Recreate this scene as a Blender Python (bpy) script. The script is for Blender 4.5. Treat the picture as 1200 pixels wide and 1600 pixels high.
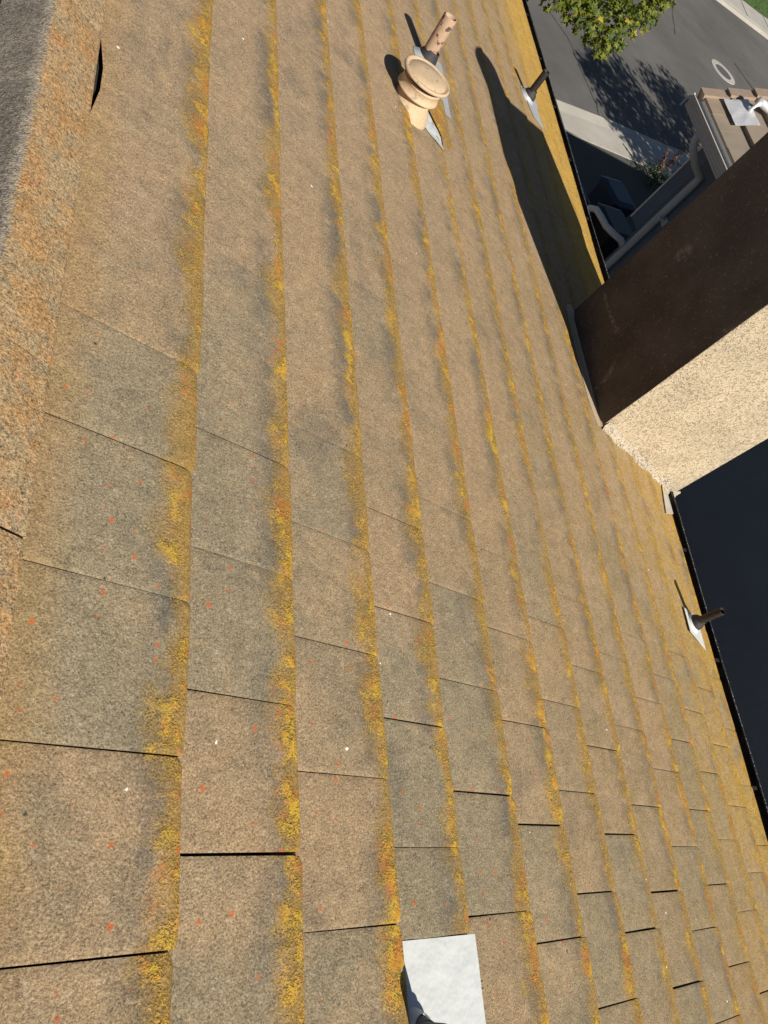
import bpy, bmesh, math, random
import numpy as np
from mathutils import Matrix, Vector, noise as mnoise

for o in list(bpy.data.objects): bpy.data.objects.remove(o)
scene = bpy.context.scene
COL = scene.collection
rnd = random.Random(7)

# ------------------------------------------------------------------ camera, sky, sun, exposure
cam_d = bpy.data.cameras.new('camera'); cam = bpy.data.objects.new('camera', cam_d); COL.objects.link(cam)
R = np.array([[0.858099, -0.082572, 0.506801], [0.175917, -0.879982, -0.441231], [0.482409, 0.467775, -0.740586]])
CAM = np.array([-0.48323, 0.00995, 1.5773])
cam.matrix_world = Matrix(((R[0][0], -R[1][0], -R[2][0], CAM[0]), (R[0][1], -R[1][1], -R[2][1], CAM[1]),
                           (R[0][2], -R[1][2], -R[2][2], CAM[2]), (0, 0, 0, 1)))
cam_d.sensor_fit = 'VERTICAL'; cam_d.sensor_height = 36; cam_d.lens = 36 * 1202.66 / 1600
cam_d.clip_start = 0.05; cam_d.clip_end = 600
scene.camera = cam

SUN_AZ, SUN_EL = math.radians(-74), math.radians(38)
sdir = Vector((math.cos(SUN_EL) * math.cos(SUN_AZ), math.cos(SUN_EL) * math.sin(SUN_AZ), math.sin(SUN_EL)))
world = bpy.data.worlds.new('World'); scene.world = world; world.use_nodes = True
wn = world.node_tree.nodes; wl = world.node_tree.links; wn.clear()
sky = wn.new('ShaderNodeTexSky'); sky.sky_type = 'NISHITA'; sky.sun_disc = False
sky.sun_elevation = SUN_EL; sky.sun_rotation = math.pi / 2 - SUN_AZ; sky.dust_density = 0.4; sky.air_density = 0.8; sky.altitude = 300
bg = wn.new('ShaderNodeBackground'); bg.inputs['Strength'].default_value = 0.05
wo = wn.new('ShaderNodeOutputWorld'); wl.new(sky.outputs[0], bg.inputs[0]); wl.new(bg.outputs[0], wo.inputs[0])
sun_d = bpy.data.lights.new('sun', 'SUN'); sun_d.energy = 5.0; sun_d.angle = math.radians(0.5); sun_d.color = (1.0, 0.94, 0.84)
sun = bpy.data.objects.new('sun', sun_d); COL.objects.link(sun)
sun.rotation_euler = sdir.to_track_quat('Z', 'Y').to_euler()
scene.view_settings.view_transform = 'Standard'; scene.view_settings.look = 'None'
scene.view_settings.exposure = 0.27; scene.view_settings.gamma = 1.0; scene.view_settings.use_curve_mapping = False

# ------------------------------------------------------------------ frames
TH = 0.35962659
CT, ST = math.cos(TH), math.sin(TH)
def RW(v, u, n=0.0):                       # roof frame (downslope, along, out) -> world
    return Vector((v * CT + n * ST, u, -v * ST + n * CT))
ROT_ROOF = Matrix.Rotation(TH, 4, 'Y')
GZ = -5.0                                  # ground level

# ------------------------------------------------------------------ node helper
class NT:
    def __init__(s, name, rough=0.9, metal=0.0, spec=0.5):
        s.m = bpy.data.materials.new(name); s.m.use_nodes = True
        s.n = s.m.node_tree.nodes; s.l = s.m.node_tree.links
        s.b = s.n['Principled BSDF']; s.b.inputs['Roughness'].default_value = rough
        s.b.inputs['Metallic'].default_value = metal
        s.b.inputs['Specular IOR Level'].default_value = spec
        s.geo = s.n.new('ShaderNodeNewGeometry')
        s.pos = s.geo.outputs['Position']
    def put(s, sock, val):
        if isinstance(val, bpy.types.NodeSocket): s.l.new(val, sock)
        elif isinstance(val, (tuple, list)) and len(val) == 3 and sock.type == 'RGBA': sock.default_value = (*val, 1)
        else: sock.default_value = val
    def math(s, op, a, b=0.0, c=0.0, clamp=False):
        n = s.n.new('ShaderNodeMath'); n.operation = op; n.use_clamp = clamp
        s.put(n.inputs[0], a); s.put(n.inputs[1], b); s.put(n.inputs[2], c); return n.outputs[0]
    def noise(s, scale, vec=None, detail=2, rough=0.5, w=None, dist=0.0):
        n = s.n.new('ShaderNodeTexNoise'); n.inputs['Scale'].default_value = scale
        n.inputs['Detail'].default_value = detail; n.inputs['Roughness'].default_value = rough
        n.inputs['Distortion'].default_value = dist
        s.l.new(vec if vec is not None else s.pos, n.inputs['Vector']); return n.outputs['Fac']
    def vor(s, scale, vec=None, feature='F1', rand=1.0, dim='3D'):
        n = s.n.new('ShaderNodeTexVoronoi'); n.voronoi_dimensions = dim; n.feature = feature; n.inputs['Scale'].default_value = scale
        n.inputs['Randomness'].default_value = rand
        s.l.new(vec if vec is not None else s.pos, n.inputs['Vector']); return n
    def ss(s, x, lo, hi, a=0.0, b=1.0):    # smooth step, lo/hi may be sockets
        n = s.n.new('ShaderNodeMapRange'); n.interpolation_type = 'SMOOTHSTEP'
        s.put(n.inputs['Value'], x); s.put(n.inputs['From Min'], lo); s.put(n.inputs['From Max'], hi)
        n.inputs['To Min'].default_value = a; n.inputs['To Max'].default_value = b; return n.outputs[0]
    def mix(s, f, a, b, mode='MIX'):
        n = s.n.new('ShaderNodeMix'); n.data_type = 'RGBA'; n.blend_type = mode
        s.put(n.inputs[0], f); s.put(n.inputs[6], a); s.put(n.inputs[7], b); return n.outputs[2]
    def mul(s, col, f):                    # multiply colour by a scalar
        n = s.n.new('ShaderNodeVectorMath'); n.operation = 'SCALE'
        s.put(n.inputs[0], col); s.put(n.inputs[3], f); return n.outputs[0]
    def add(s, vec, off):
        n = s.n.new('ShaderNodeVectorMath'); n.operation = 'ADD'; s.put(n.inputs[0], vec); n.inputs[1].default_value = off; return n.outputs[0]
    def dot(s, v):
        n = s.n.new('ShaderNodeVectorMath'); n.operation = 'DOT_PRODUCT'; s.l.new(s.pos, n.inputs[0]); n.inputs[1].default_value = v
        return n.outputs['Value']
    def comb(s, x, y, z):
        n = s.n.new('ShaderNodeCombineXYZ'); s.put(n.inputs[0], x); s.put(n.inputs[1], y); s.put(n.inputs[2], z); return n.outputs[0]
    def attr(s, name):
        n = s.n.new('ShaderNodeAttribute'); n.attribute_name = name; return n
    def bump(s, h, dist, strength=1.0, prev=None):
        n = s.n.new('ShaderNodeBump'); n.inputs['Distance'].default_value = dist; n.inputs['Strength'].default_value = strength
        s.l.new(h, n.inputs['Height'])
        if prev is not None: s.l.new(prev, n.inputs['Normal'])
        return n.outputs[0]
    def out(s, col=None, normal=None, rough=None):
        if col is not None: s.put(s.b.inputs['Base Color'], col)
        if normal is not None: s.l.new(normal, s.b.inputs['Normal'])
        if rough is not None: s.put(s.b.inputs['Roughness'], rough)
        return s.m

def simple(name, col, rough=0.8, metal=0.0, var=0.15, scale=8.0, bump=0.0, bscale=60.0):
    t = NT(name, rough, metal)
    n = t.noise(scale, detail=5, rough=0.6)
    f = t.math('MULTIPLY_ADD', n, 2 * var, 1 - var)
    nrm = t.bump(t.noise(bscale, detail=4), bump) if bump else None
    return t.out(t.mul(col, f), nrm)

# ------------------------------------------------------------------ materials
def tile_material():
    t = NT('weathered_concrete_tile', 0.92, spec=0.25)
    v = t.dot((CT, 0, -ST)); u = t.dot((0, 1, 0)); h = t.dot((ST, 0, CT))
    rc = t.comb(v, u, h)
    at = t.attr('tile'); sep = t.n.new('ShaderNodeSeparateXYZ'); t.l.new(at.outputs['Vector'], sep.inputs[0])
    nose, acr, tr = sep.outputs[0], sep.outputs[1], sep.outputs[2]       # metres from nose, across, per tile random
    low = t.noise(1.7, rc, 3, 0.6); mid = t.noise(7.5, rc, 4, 0.62); m2 = t.noise(26, rc, 3, 0.6)
    fine = t.noise(210, rc, 2, 0.65); fine2 = t.noise(430, t.add(rc, (3, 7, 1)), 1, 0.5); grit = t.noise(105, t.add(rc, (9, 2, 5)), 2, 0.6)
    # body: tan to grey-olive, per tile and in clouds
    trf = t.math('MULTIPLY', tr, t.ss(u, 2.2, 0.7, 0.3, 1.0))
    f = t.math('ADD', t.math('MULTIPLY', trf, 0.85), t.math('MULTIPLY', t.math('SUBTRACT', low, 0.5), 1.8))
    f = t.math('ADD', f, t.math('MULTIPLY', t.math('SUBTRACT', mid, 0.5), 1.3))
    col = t.mix(t.ss(f, -0.25, 0.85), (0.360, 0.252, 0.144), (0.222, 0.182, 0.116))
    col = t.mix(t.math('MULTIPLY', t.ss(t.math('ADD', u, mid), 1.2, 4.5), 0.45), col, (0.375, 0.262, 0.165))
    pink = t.ss(t.noise(1.1, t.add(rc, (11, 5, 2)), 2), 0.5, 0.7)
    col = t.mix(t.math('MULTIPLY', pink, 0.35), col, (0.36, 0.248, 0.150))
    tint = t.math('MULTIPLY_ADD', trf, 0.22, 0.91)
    col = t.mul(col, tint)
    # sooty smudges a hand's width above the nose
    band = t.math('MULTIPLY', t.ss(nose, 0.012, 0.05), t.ss(nose, 0.17, 0.05))
    smn = t.ss(t.noise(3.6, t.add(rc, (1, 4, 8)), 4, 0.7), 0.40, 0.57)
    sm = t.math('MULTIPLY', band, smn)
    sm2 = t.ss(t.noise(3.1, t.add(rc, (21, 3, 8)), 4, 0.6), 0.56, 0.72)
    sm = t.math('MAXIMUM', t.math('MULTIPLY', sm, 0.78), t.math('MULTIPLY', sm2, 0.42))
    col = t.mix(sm, col, (0.100, 0.094, 0.078))
    # grain
    g = t.math('ADD', t.math('MULTIPLY', t.math('SUBTRACT', fine, 0.5), 2.0), t.math('MULTIPLY', t.math('SUBTRACT', fine2, 0.5), 1.4))
    g = t.math('ADD', g, t.math('MULTIPLY', t.math('SUBTRACT', grit, 0.5), 0.55))
    g = t.math('ADD', g, t.math('MULTIPLY', t.math('SUBTRACT', m2, 0.5), 0.6))
    gm = t.math('MAXIMUM', t.math('ADD', g, 1.0), 0.25)
    col = t.mul(col, gm)
    speck = t.ss(fine, 0.66, 0.75)
    col = t.mix(t.math('MULTIPLY', speck, 0.55), col, (0.62, 0.54, 0.40))
    blot = t.ss(t.noise(48, t.add(rc, (31, 3, 8)), 3, 0.7), 0.6, 0.72)
    col = t.mix(t.math('MULTIPLY', blot, 0.42), col, (0.48, 0.41, 0.31))
    # ochre algae film along the nose
    wn1 = t.noise(4.6, t.add(rc, (5, 5, 5)), 3, 0.6)
    wid = t.ss(wn1, 0.28, 0.72, 0.055, 0.150)
    wid = t.math('MULTIPLY', wid, t.math('MULTIPLY_ADD', t.ss(u, 0.2, 2.5), -0.18, 1.1))
    edge = t.math('MULTIPLY', t.math('SUBTRACT', grit, 0.5), 0.05)
    d = t.math('ADD', t.math('ADD', nose, edge), t.math('MULTIPLY', t.math('SUBTRACT', m2, 0.5), 0.05))
    film = t.ss(d, wid, t.math('MULTIPLY', wid, 0.15))
    col = t.mix(t.math('MULTIPLY', film, 0.86), col, t.mul((0.300, 0.182, 0.045), gm))
    # eaves and the far corner are overgrown
    eave = t.math('MULTIPLY', t.ss(v, 2.9, 4.3), t.ss(t.math('ADD', mid, t.math('MULTIPLY', low, 0.7)), 0.62, 1.0))
    far = t.math('MULTIPLY', t.ss(t.math('ADD', v, t.math('MULTIPLY', mid, 0.6)), 3.5, 4.2), t.ss(u, 2.2, 4.6))
    ec = t.math('MULTIPLY', t.math('MAXIMUM', eave, far), t.ss(grit, 0.25, 0.6))
    col = t.mix(t.math('MULTIPLY', ec, 0.85), col, t.mul((0.60, 0.36, 0.045), gm))
    gc = t.math('MULTIPLY', t.ss(t.math('ADD', v, t.math('MULTIPLY', low, 1.5)), 1.0, 4.4), t.ss(mid, 0.3, 0.65))
    col = t.mix(t.math('MULTIPLY', gc, 0.5), col, t.mul((0.30, 0.20, 0.075), gm))
    # crusts of yellow lichen in the film
    yn = t.math('ADD', t.noise(15, t.add(rc, (2, 9, 4)), 4, 0.7), t.math('MULTIPLY', t.math('SUBTRACT', fine, 0.5), 0.30))
    yb = t.math('MULTIPLY', t.ss(d, t.math('MULTIPLY', wid, 0.95), t.math('MULTIPLY', wid, 0.25)), t.ss(yn, 0.44, 0.62))
    yb = t.math('MULTIPLY', yb, t.ss(t.noise(3.1, t.add(rc, (7, 1, 3)), 3), 0.32, 0.46))
    yf = t.math('MULTIPLY', far, t.ss(yn, 0.46, 0.6))
    ycol = t.mix(t.ss(m2, 0.42, 0.62), (0.55, 0.35, 0.038), (0.46, 0.225, 0.035))
    col = t.mix(t.math('MULTIPLY', t.math('MAXIMUM', yb, t.math('MULTIPLY', yf, 0.8)), 0.88), col, t.mul(ycol, t.math('MULTIPLY_ADD', gm, 0.5, 0.5)))
    # dirt washed down from the ridge
    rd = t.math('MULTIPLY', t.ss(t.math('ADD', v, t.math('MULTIPLY', mid, 0.10)), -0.20, -0.33), t.ss(u, 3.5, 0.2, 0.45, 0.9))
    col = t.mix(t.math('MULTIPLY', rd, 0.6), col, t.mul(t.mix(t.ss(mid, 0.4, 0.6), (0.31, 0.20, 0.065), (0.36, 0.205, 0.08)), gm))
    # small orange-red rosettes
    dist = t.n.new('ShaderNodeMix'); dist.data_type = 'VECTOR'; dist.inputs[0].default_value = 0.012
    nn = t.n.new('ShaderNodeTexNoise'); nn.inputs['Scale'].default_value = 90; t.l.new(rc, nn.inputs['Vector'])
    t.l.new(rc, dist.inputs[4]); t.l.new(nn.outputs['Color'], dist.inputs[5])
    vo = t.vor(15, dist.outputs[1], dim='2D'); sc = t.n.new('ShaderNodeSeparateColor'); t.l.new(vo.outputs['Color'], sc.inputs[0])
    clus = t.math('MULTIPLY', t.ss(t.noise(2.2, t.add(rc, (4, 4, 9)), 2), 0.28, 0.46), t.math('MULTIPLY', t.ss(u, 2.2, 0.4, 0.3, 1.0), t.ss(v, 2.4, 0.7, 0.4, 1.0)))
    rad = t.math('MULTIPLY', t.math('MULTIPLY', t.ss(sc.outputs[0], 0.45, 1.0), clus), 0.118)
    dot = t.ss(vo.outputs['Distance'], rad, t.math('MULTIPLY', rad, 0.6))
    dot = t.math('MULTIPLY', dot, t.ss(fine, 0.30, 0.46))
    col = t.mix(t.math('MULTIPLY', dot, 0.88), col, (0.50, 0.125, 0.035))
    oc = t.math('MULTIPLY', t.ss(t.noise(9, t.add(rc, (14, 4, 9)), 3, 0.7), 0.56, 0.65), t.math('MULTIPLY', t.ss(nose, 0.10, 0.03), t.ss(fine, 0.4, 0.55)))
    col = t.mix(t.math('MULTIPLY', oc, 0.7), col, (0.50, 0.15, 0.03))
    # black pin-head lichens and a few droppings
    v2 = t.vor(9, t.add(dist.outputs[1], (5, 1, 2)), dim='2D'); s2 = t.n.new('ShaderNodeSeparateColor'); t.l.new(v2.outputs['Color'], s2.inputs[0])
    r2 = t.math('MULTIPLY', t.ss(s2.outputs[1], 0.86, 1.0), 0.055)
    col = t.mix(t.math('MULTIPLY', t.ss(v2.outputs['Distance'], r2, t.math('MULTIPLY', r2, 0.5)), 0.8), col, (0.035, 0.03, 0.028))
    v3 = t.vor(4.2, t.add(dist.outputs[1], (2, 8, 2)), dim='2D'); s3 = t.n.new('ShaderNodeSeparateColor'); t.l.new(v3.outputs['Color'], s3.inputs[0])
    r3 = t.math('MULTIPLY', t.ss(s3.outputs[2], 0.80, 1.0), 0.022)
    col = t.mix(t.ss(v3.outputs['Distance'], r3, t.math('MULTIPLY', r3, 0.7)), col, (0.80, 0.79, 0.74))
    hgt = t.math('ADD', t.math('MULTIPLY', fine, 0.55), t.math('ADD', t.math('MULTIPLY', grit, 0.5), t.math('MULTIPLY', m2, 0.6)))
    nrm = t.bump(hgt, 0.0032, 0.9)
    nrm = t.bump(mid, 0.010, 0.8, nrm); nrm = t.bump(yb, 0.003, 0.7, nrm)
    return t.out(col, nrm)

def ridge_material():
    t = NT('ridge_cap_concrete', 0.92, spec=0.25)
    at = t.attr('tile'); sep = t.n.new('ShaderNodeSeparateXYZ'); t.l.new(at.outputs['Vector'], sep.inputs[0])
    side, tr = sep.outputs[0], sep.outputs[2]       # side: metres from crest, + is our slope
    mid = t.noise(8, None, 4, 0.65); m2 = t.noise(26, None, 4, 0.6); fine = t.noise(220, None, 2, 0.65); grit = t.noise(100, None, 2)
    g = t.math('ADD', t.math('MULTIPLY', t.math('SUBTRACT', fine, 0.5), 2.6), t.math('MULTIPLY', t.math('SUBTRACT', grit, 0.5), 1.6))
    gm = t.math('MAXIMUM', t.math('ADD', g, 1.0), 0.2)
    grey = t.mix(t.ss(mid, 0.35, 0.65), (0.175, 0.147, 0.117), (0.25, 0.212, 0.165))
    om = t.mix(t.ss(mid, 0.4, 0.62), (0.36, 0.255, 0.14), (0.385, 0.225, 0.095))
    om = t.mix(t.math('MULTIPLY', t.ss(m2, 0.52, 0.66), 0.65), om, (0.27, 0.215, 0.13))
    om = t.mix(t.math('MULTIPLY', t.ss(t.noise(14, t.add(t.pos, (4, 1, 1)), 4, 0.7), 0.60, 0.70), 0.5), om, (0.52, 0.17, 0.05))
    j = t.math('ADD', t.math('MULTIPLY', t.math('SUBTRACT', m2, 0.5), 0.03), t.math('MULTIPLY', t.math('SUBTRACT', fine, 0.5), 0.02))
    sd = t.math('ADD', side, j)
    col = t.mix(t.ss(sd, -0.014, 0.004), grey, om)
    cr = t.math('MULTIPLY', t.ss(sd, -0.034, -0.016), t.ss(sd, 0.004, -0.010))
    col = t.mix(t.math('MULTIPLY', cr, 0.40), col, (0.42, 0.36, 0.27))
    col = t.mul(col, gm)
    col = t.mix(t.math('MULTIPLY', t.ss(fine, 0.64, 0.74), 0.5), col, (0.62, 0.55, 0.42))
    v3 = t.vor(5.0, t.add(t.pos, (1, 0.1, 0))); s3 = t.n.new('ShaderNodeSeparateColor'); t.l.new(v3.outputs['Color'], s3.inputs[0])
    r3 = t.math('MULTIPLY', t.ss(s3.outputs[2], 0.6, 1.0), 0.05)
    col = t.mix(t.ss(v3.outputs['Distance'], r3, t.math('MULTIPLY', r3, 0.7)), col, (0.85, 0.84, 0.8))
    nrm = t.bump(t.math('ADD', fine, t.math('MULTIPLY', m2, 0.8)), 0.0035, 0.9)
    return t.out(col, t.bump(mid, 0.01, 0.8, nrm))

def stucco(name, base, dark, sc=95.0, depth=0.006):
    t = NT(name, 0.95, spec=0.2)
    v = t.vor(sc, None, 'DISTANCE_TO_EDGE'); n1 = t.noise(sc * 0.8, None, 4, 0.65, dist=0.6); n2 = t.noise(3.0, None, 4, 0.6); n3 = t.noise(300, None, 2)
    pit = t.ss(t.noise(sc * 0.55, t.add(t.pos, (3, 1, 2)), 3, 0.6, dist=1.2), 0.36, 0.47); pit = t.math('MULTIPLY_ADD', t.math('SUBTRACT', 1.0, pit), t.math('MULTIPLY', t.ss(t.noise(5, t.add(t.pos, (1, 9, 2)), 4, 0.65), 0.75, 0.40, 0.45, 1.0), -1.0), 1.0)
    col = t.mix(t.ss(n2, 0.35, 0.7), base, tuple(c * 0.84 for c in base))
    col = t.mix(pit, dark, col)
    col = t.mul(col, t.math('MULTIPLY_ADD', n3, 0.5, 0.75))
    col = t.mix(t.math('MULTIPLY', t.ss(n1, 0.7, 0.78), 0.4), col, (0.75, 0.70, 0.62))
    h = t.math('ADD', t.math('MULTIPLY', pit, 0.8), t.math('MULTIPLY', n1, 0.8))
    return t.out(col, t.bump(h, depth, 1.0))

def worn(name, base, under, amount, scale=30.0, rough=0.6, metal=0.0, bump=0.0015):
    t = NT(name, rough, metal)
    n = t.noise(scale, None, 5, 0.7); g = t.noise(scale * 5, None, 3)
    col = t.mix(t.ss(n, 0.5 + 0.2 * (1 - amount), 0.53 + 0.2 * (1 - amount)), base, under)
    return t.out(t.mul(col, t.math('MULTIPLY_ADD', g, 0.4, 0.8)), t.bump(n, bump))

def asphalt_material():
    t = NT('asphalt', 0.93, spec=0.3)
    a = t.noise(120, None, 2, 0.7); b = t.noise(0.35, None, 4, 0.6); c = t.noise(2.5, None, 4)
    col = t.mix(t.ss(b, 0.3, 0.7), (0.098, 0.094, 0.088), (0.132, 0.127, 0.118))
    col = t.mul(col, t.math('ADD', t.math('MULTIPLY', a, 0.7), t.math('MULTIPLY_ADD', c, 0.3, 0.5)))
    return t.out(col, t.bump(a, 0.004))

def concrete_material(name, base):
    t = NT(name, 0.9, spec=0.3)
    a = t.noise(90, None, 3, 0.7); b = t.noise(1.2, None, 5, 0.6)
    st = t.ss(t.noise(2.2, t.add(t.pos, (7, 3, 0)), 4, 0.6), 0.55, 0.75)
    col = t.mul(base, t.math('ADD', t.math('MULTIPLY', a, 0.3), t.math('MULTIPLY_ADD', b, 0.5, 0.6)))
    col = t.mix(t.math('MULTIPLY', st, 0.3), col, (0.2, 0.18, 0.15))
    return t.out(col, t.bump(a, 0.003))

def leaf_material(name, c1, c2, c3):
    t = NT(name, 0.55, spec=0.4)
    n = t.noise(3.0, None, 3, 0.6); a = t.attr('rnd').outputs['Fac']
    f = t.math('ADD', t.math('MULTIPLY', n, 0.6), t.math('MULTIPLY', a, 0.6))
    col = t.mix(t.ss(f, 0.35, 0.6), c1, c2)
    col = t.mix(t.ss(a, 0.82, 0.95), col, c3)
    t.out(col)
    tr = t.n.new('ShaderNodeBsdfTranslucent'); t.l.new(t.mul(col, 1.3), tr.inputs[0])
    mx = t.n.new('ShaderNodeMixShader'); mx.inputs[0].default_value = 0.35
    o = t.n['Material Output']; t.l.new(t.b.outputs[0], mx.inputs[1]); t.l.new(tr.outputs[0], mx.inputs[2]); t.l.new(mx.outputs[0], o.inputs[0])
    return t.m

def flashing_material(name, base, rough, metal):
    t = NT(name, rough, metal)
    n = t.noise(6, None, 4, 0.6); s = t.noise(70, None, 3); w = t.noise(24, t.comb(t.math('MULTIPLY', t.dot((1, 0, 0)), 0.4), t.dot((0, 1, 0)), t.dot((0, 0, 1))), 5, 0.7)
    col = t.mul(base, t.math('ADD', t.math('MULTIPLY', n, 0.22), t.math('MULTIPLY_ADD', w, 0.16, 0.80)))
    col = t.mix(t.math('MULTIPLY', t.ss(s, 0.66, 0.72), 0.35), col, (0.42, 0.40, 0.36))
    return t.out(col, t.bump(n, 0.02, 0.5), t.math('MULTIPLY_ADD', w, 0.3, rough - 0.15))

M_TILE = tile_material(); M_RIDGE = ridge_material()
M_CHIM = stucco('chimney_stucco', (0.62, 0.515, 0.36), (0.40, 0.315, 0.21), 150, 0.007)
M_MORTAR = stucco('rough_mortar', (0.56, 0.48, 0.36), (0.24, 0.20, 0.15), 120, 0.010)
M_UNDER = simple('black_underlay', (0.022, 0.019, 0.016), 0.95, var=0.4, scale=40)
M_TANFL = worn('tan_painted_flashing', (0.46, 0.36, 0.235), (0.36, 0.29, 0.20), 0.3, 14, 0.7)
M_GUT = simple('dark_brown_gutter_paint', (0.018, 0.017, 0.018), 0.35, var=0.3, scale=12)
M_GUTEDGE = worn('painted_glint_gutter_bead', (0.04, 0.04, 0.045), (0.55, 0.55, 0.52), 0.75, 160, 0.35)  # pale dots paint the broken glint along the dark bead
M_TANCAP = worn('sun_bleached_tan_paint', (0.54, 0.395, 0.245), (0.36, 0.28, 0.20), 0.6, 13, 0.7, bump=0.003)
M_PINK = worn('peeling_pinkish_paint', (0.43, 0.285, 0.19), (0.09, 0.045, 0.03), 0.75, 20, 0.7)
M_RUB = simple('black_rubber', (0.028, 0.027, 0.028), 0.7, var=0.25, scale=30)
M_RUBG = simple('faded_grey_rubber', (0.13, 0.14, 0.155), 0.75, var=0.15, scale=30)
M_BLKP = worn('rusted_black_pipe', (0.018, 0.013, 0.011), (0.15, 0.08, 0.05), 0.25, 60, 0.6)
M_DARK = simple('pipe_inside', (0.006, 0.006, 0.006), 0.95)
M_FLW = flashing_material('white_painted_flashing', (0.62, 0.64, 0.62), 0.6, 0.0)
M_FLS = flashing_material('galvanized_flashing', (0.50, 0.52, 0.54), 0.5, 0.35)
M_FLO = worn('patchy_sealed_flashing', (0.52, 0.56, 0.58), (0.40, 0.30, 0.20), 0.6, 28, 0.55)
M_ALU = flashing_material('bright_aluminium', (0.74, 0.74, 0.75), 0.5, 0.25)
M_NWALL = simple('grey_wall_paint', (0.135, 0.175, 0.235), 0.9, var=0.16, scale=2.2, bump=0.003, bscale=150)
M_NTRIM = simple('pale_grey_trim_paint', (0.50, 0.51, 0.52), 0.7, var=0.06)
M_NGUT = simple('grey_vinyl_gutter', (0.50, 0.48, 0.45), 0.5, var=0.06)
M_NLIP = worn('white_peeling_trim', (0.72, 0.70, 0.66), (0.25, 0.23, 0.21), 0.35, 30, 0.6)
M_WHITE = simple('white_plastic_pipe', (0.72, 0.72, 0.70), 0.5, var=0.08)
M_BIN = simple('black_bin_plastic', (0.02, 0.023, 0.03), 0.5, var=0.2)
M_BINB = simple('dark_blue_bin_plastic', (0.025, 0.04, 0.075), 0.5, var=0.2)
M_BROWN = simple('brown_bin_plastic', (0.075, 0.055, 0.04), 0.6, var=0.2)
M_OWALL = stucco('house_wall_stucco', (0.42, 0.36, 0.28), (0.25, 0.2, 0.15), 70, 0.004)
M_ASPH = asphalt_material()
M_CONC = concrete_material('concrete', (0.40, 0.375, 0.33))
M_CONC2 = concrete_material('kerb_concrete', (0.46, 0.43, 0.37))
M_SOIL = simple('bare_soil', (0.085, 0.07, 0.05), 0.98, var=0.4, scale=6, bump=0.02, bscale=30)
M_YARD = concrete_material('dark_paving', (0.09, 0.085, 0.075))  # plain dark paving colour for the yard
M_TAR_SHADOW = simple('tar_and_road_shadow', (0.028, 0.028, 0.03), 0.8)
M_IRON = simple('cast_iron', (0.12, 0.115, 0.108), 0.7, 0.3, var=0.2, scale=40)
M_LAWN = simple('lawn_soil_and_thatch', (0.06, 0.10, 0.025), 0.95, var=0.35, scale=12)
M_GRASS = simple('grass_blades', (0.085, 0.17, 0.03), 0.7, var=0.35, scale=4)
M_BARK = simple('grey_brown_bark', (0.12, 0.09, 0.065), 0.95, var=0.35, scale=25, bump=0.02, bscale=40)
M_LEAF = leaf_material('green_yellow_leaves', (0.075, 0.125, 0.018), (0.20, 0.225, 0.028), (0.42, 0.33, 0.04))
M_LEAF2 = leaf_material('dark_green_leaves', (0.03, 0.06, 0.015), (0.05, 0.085, 0.02), (0.12, 0.13, 0.03))
M_FLOW = leaf_material('pinkish_brown_flowers', (0.13, 0.07, 0.05), (0.20, 0.11, 0.075), (0.26, 0.18, 0.11))

def ntile_material():
    t = NT('taupe_flat_tile', 0.85, spec=0.3)
    tr = t.attr('tile'); sep = t.n.new('ShaderNodeSeparateXYZ'); t.l.new(tr.outputs['Vector'], sep.inputs[0])
    n = t.noise(4, None, 4); g = t.noise(150, None, 2)
    col = t.mix(sep.outputs[2], (0.30, 0.25, 0.19), (0.36, 0.29, 0.22))
    col = t.mix(t.math('MULTIPLY', t.ss(sep.outputs[1], 0.5, 1.0), 1.0), col, (0.42, 0.20, 0.075))
    return t.out(t.mul(col, t.math('ADD', t.math('MULTIPLY', n, 0.4), t.math('MULTIPLY_ADD', g, 0.35, 0.62))), t.bump(g, 0.002))
M_NTILE = ntile_material()
M_RAKE = worn('pinkish_rake_tile', (0.34, 0.255, 0.19), (0.40, 0.22, 0.11), 0.5, 3, 0.85)

# ------------------------------------------------------------------ object helpers
WM = {}
def world_of(o): return WM.get(o.name, Matrix())
def link(o, parent=None, mw=None):
    mw = mw if mw is not None else Matrix()
    COL.objects.link(o)
    if parent is not None:
        o.parent = parent; o.matrix_parent_inverse = Matrix()
        o.matrix_basis = world_of(parent).inverted() @ mw
    else: o.matrix_basis = mw
    WM[o.name] = mw
    return o
def empty(name, loc, label, cat, group=None):
    o = bpy.data.objects.new(name, None); o.empty_display_size = 0.2
    link(o, None, Matrix.Translation(loc)); o['label'] = label; o['category'] = cat
    if group: o['group'] = group
    return o
def mesh(name, V, F, mat, parent=None, mw=None, smooth=None, origin=None, attr=None, mats=None, fm=None):
    me = bpy.data.meshes.new(name)
    V = [Vector(p) for p in V]
    if origin is not None:
        origin = Vector(origin); V = [p - origin for p in V]; mw = Matrix.Translation(origin)
    me.from_pydata(V, [], F); me.update()
    for m in (mats or [mat]): me.materials.append(m)
    if fm: me.polygons.foreach_set('material_index', fm)
    if smooth is True: me.polygons.foreach_set('use_smooth', [True] * len(F))
    elif smooth: me.polygons.foreach_set('use_smooth', smooth)
    if attr is not None:
        a = me.attributes.new('tile', 'FLOAT_VECTOR', 'POINT'); a.data.foreach_set('vector', [c for t3 in attr for c in t3])
    o = bpy.data.objects.new(name, me)
    link(o, parent, mw)
    return o
def tag(o, label=None, cat=None, group=None, kind=None):
    if label: o['label'] = label
    if cat: o['category'] = cat
    if group: o['group'] = group
    if kind: o['kind'] = kind
    return o

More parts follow.
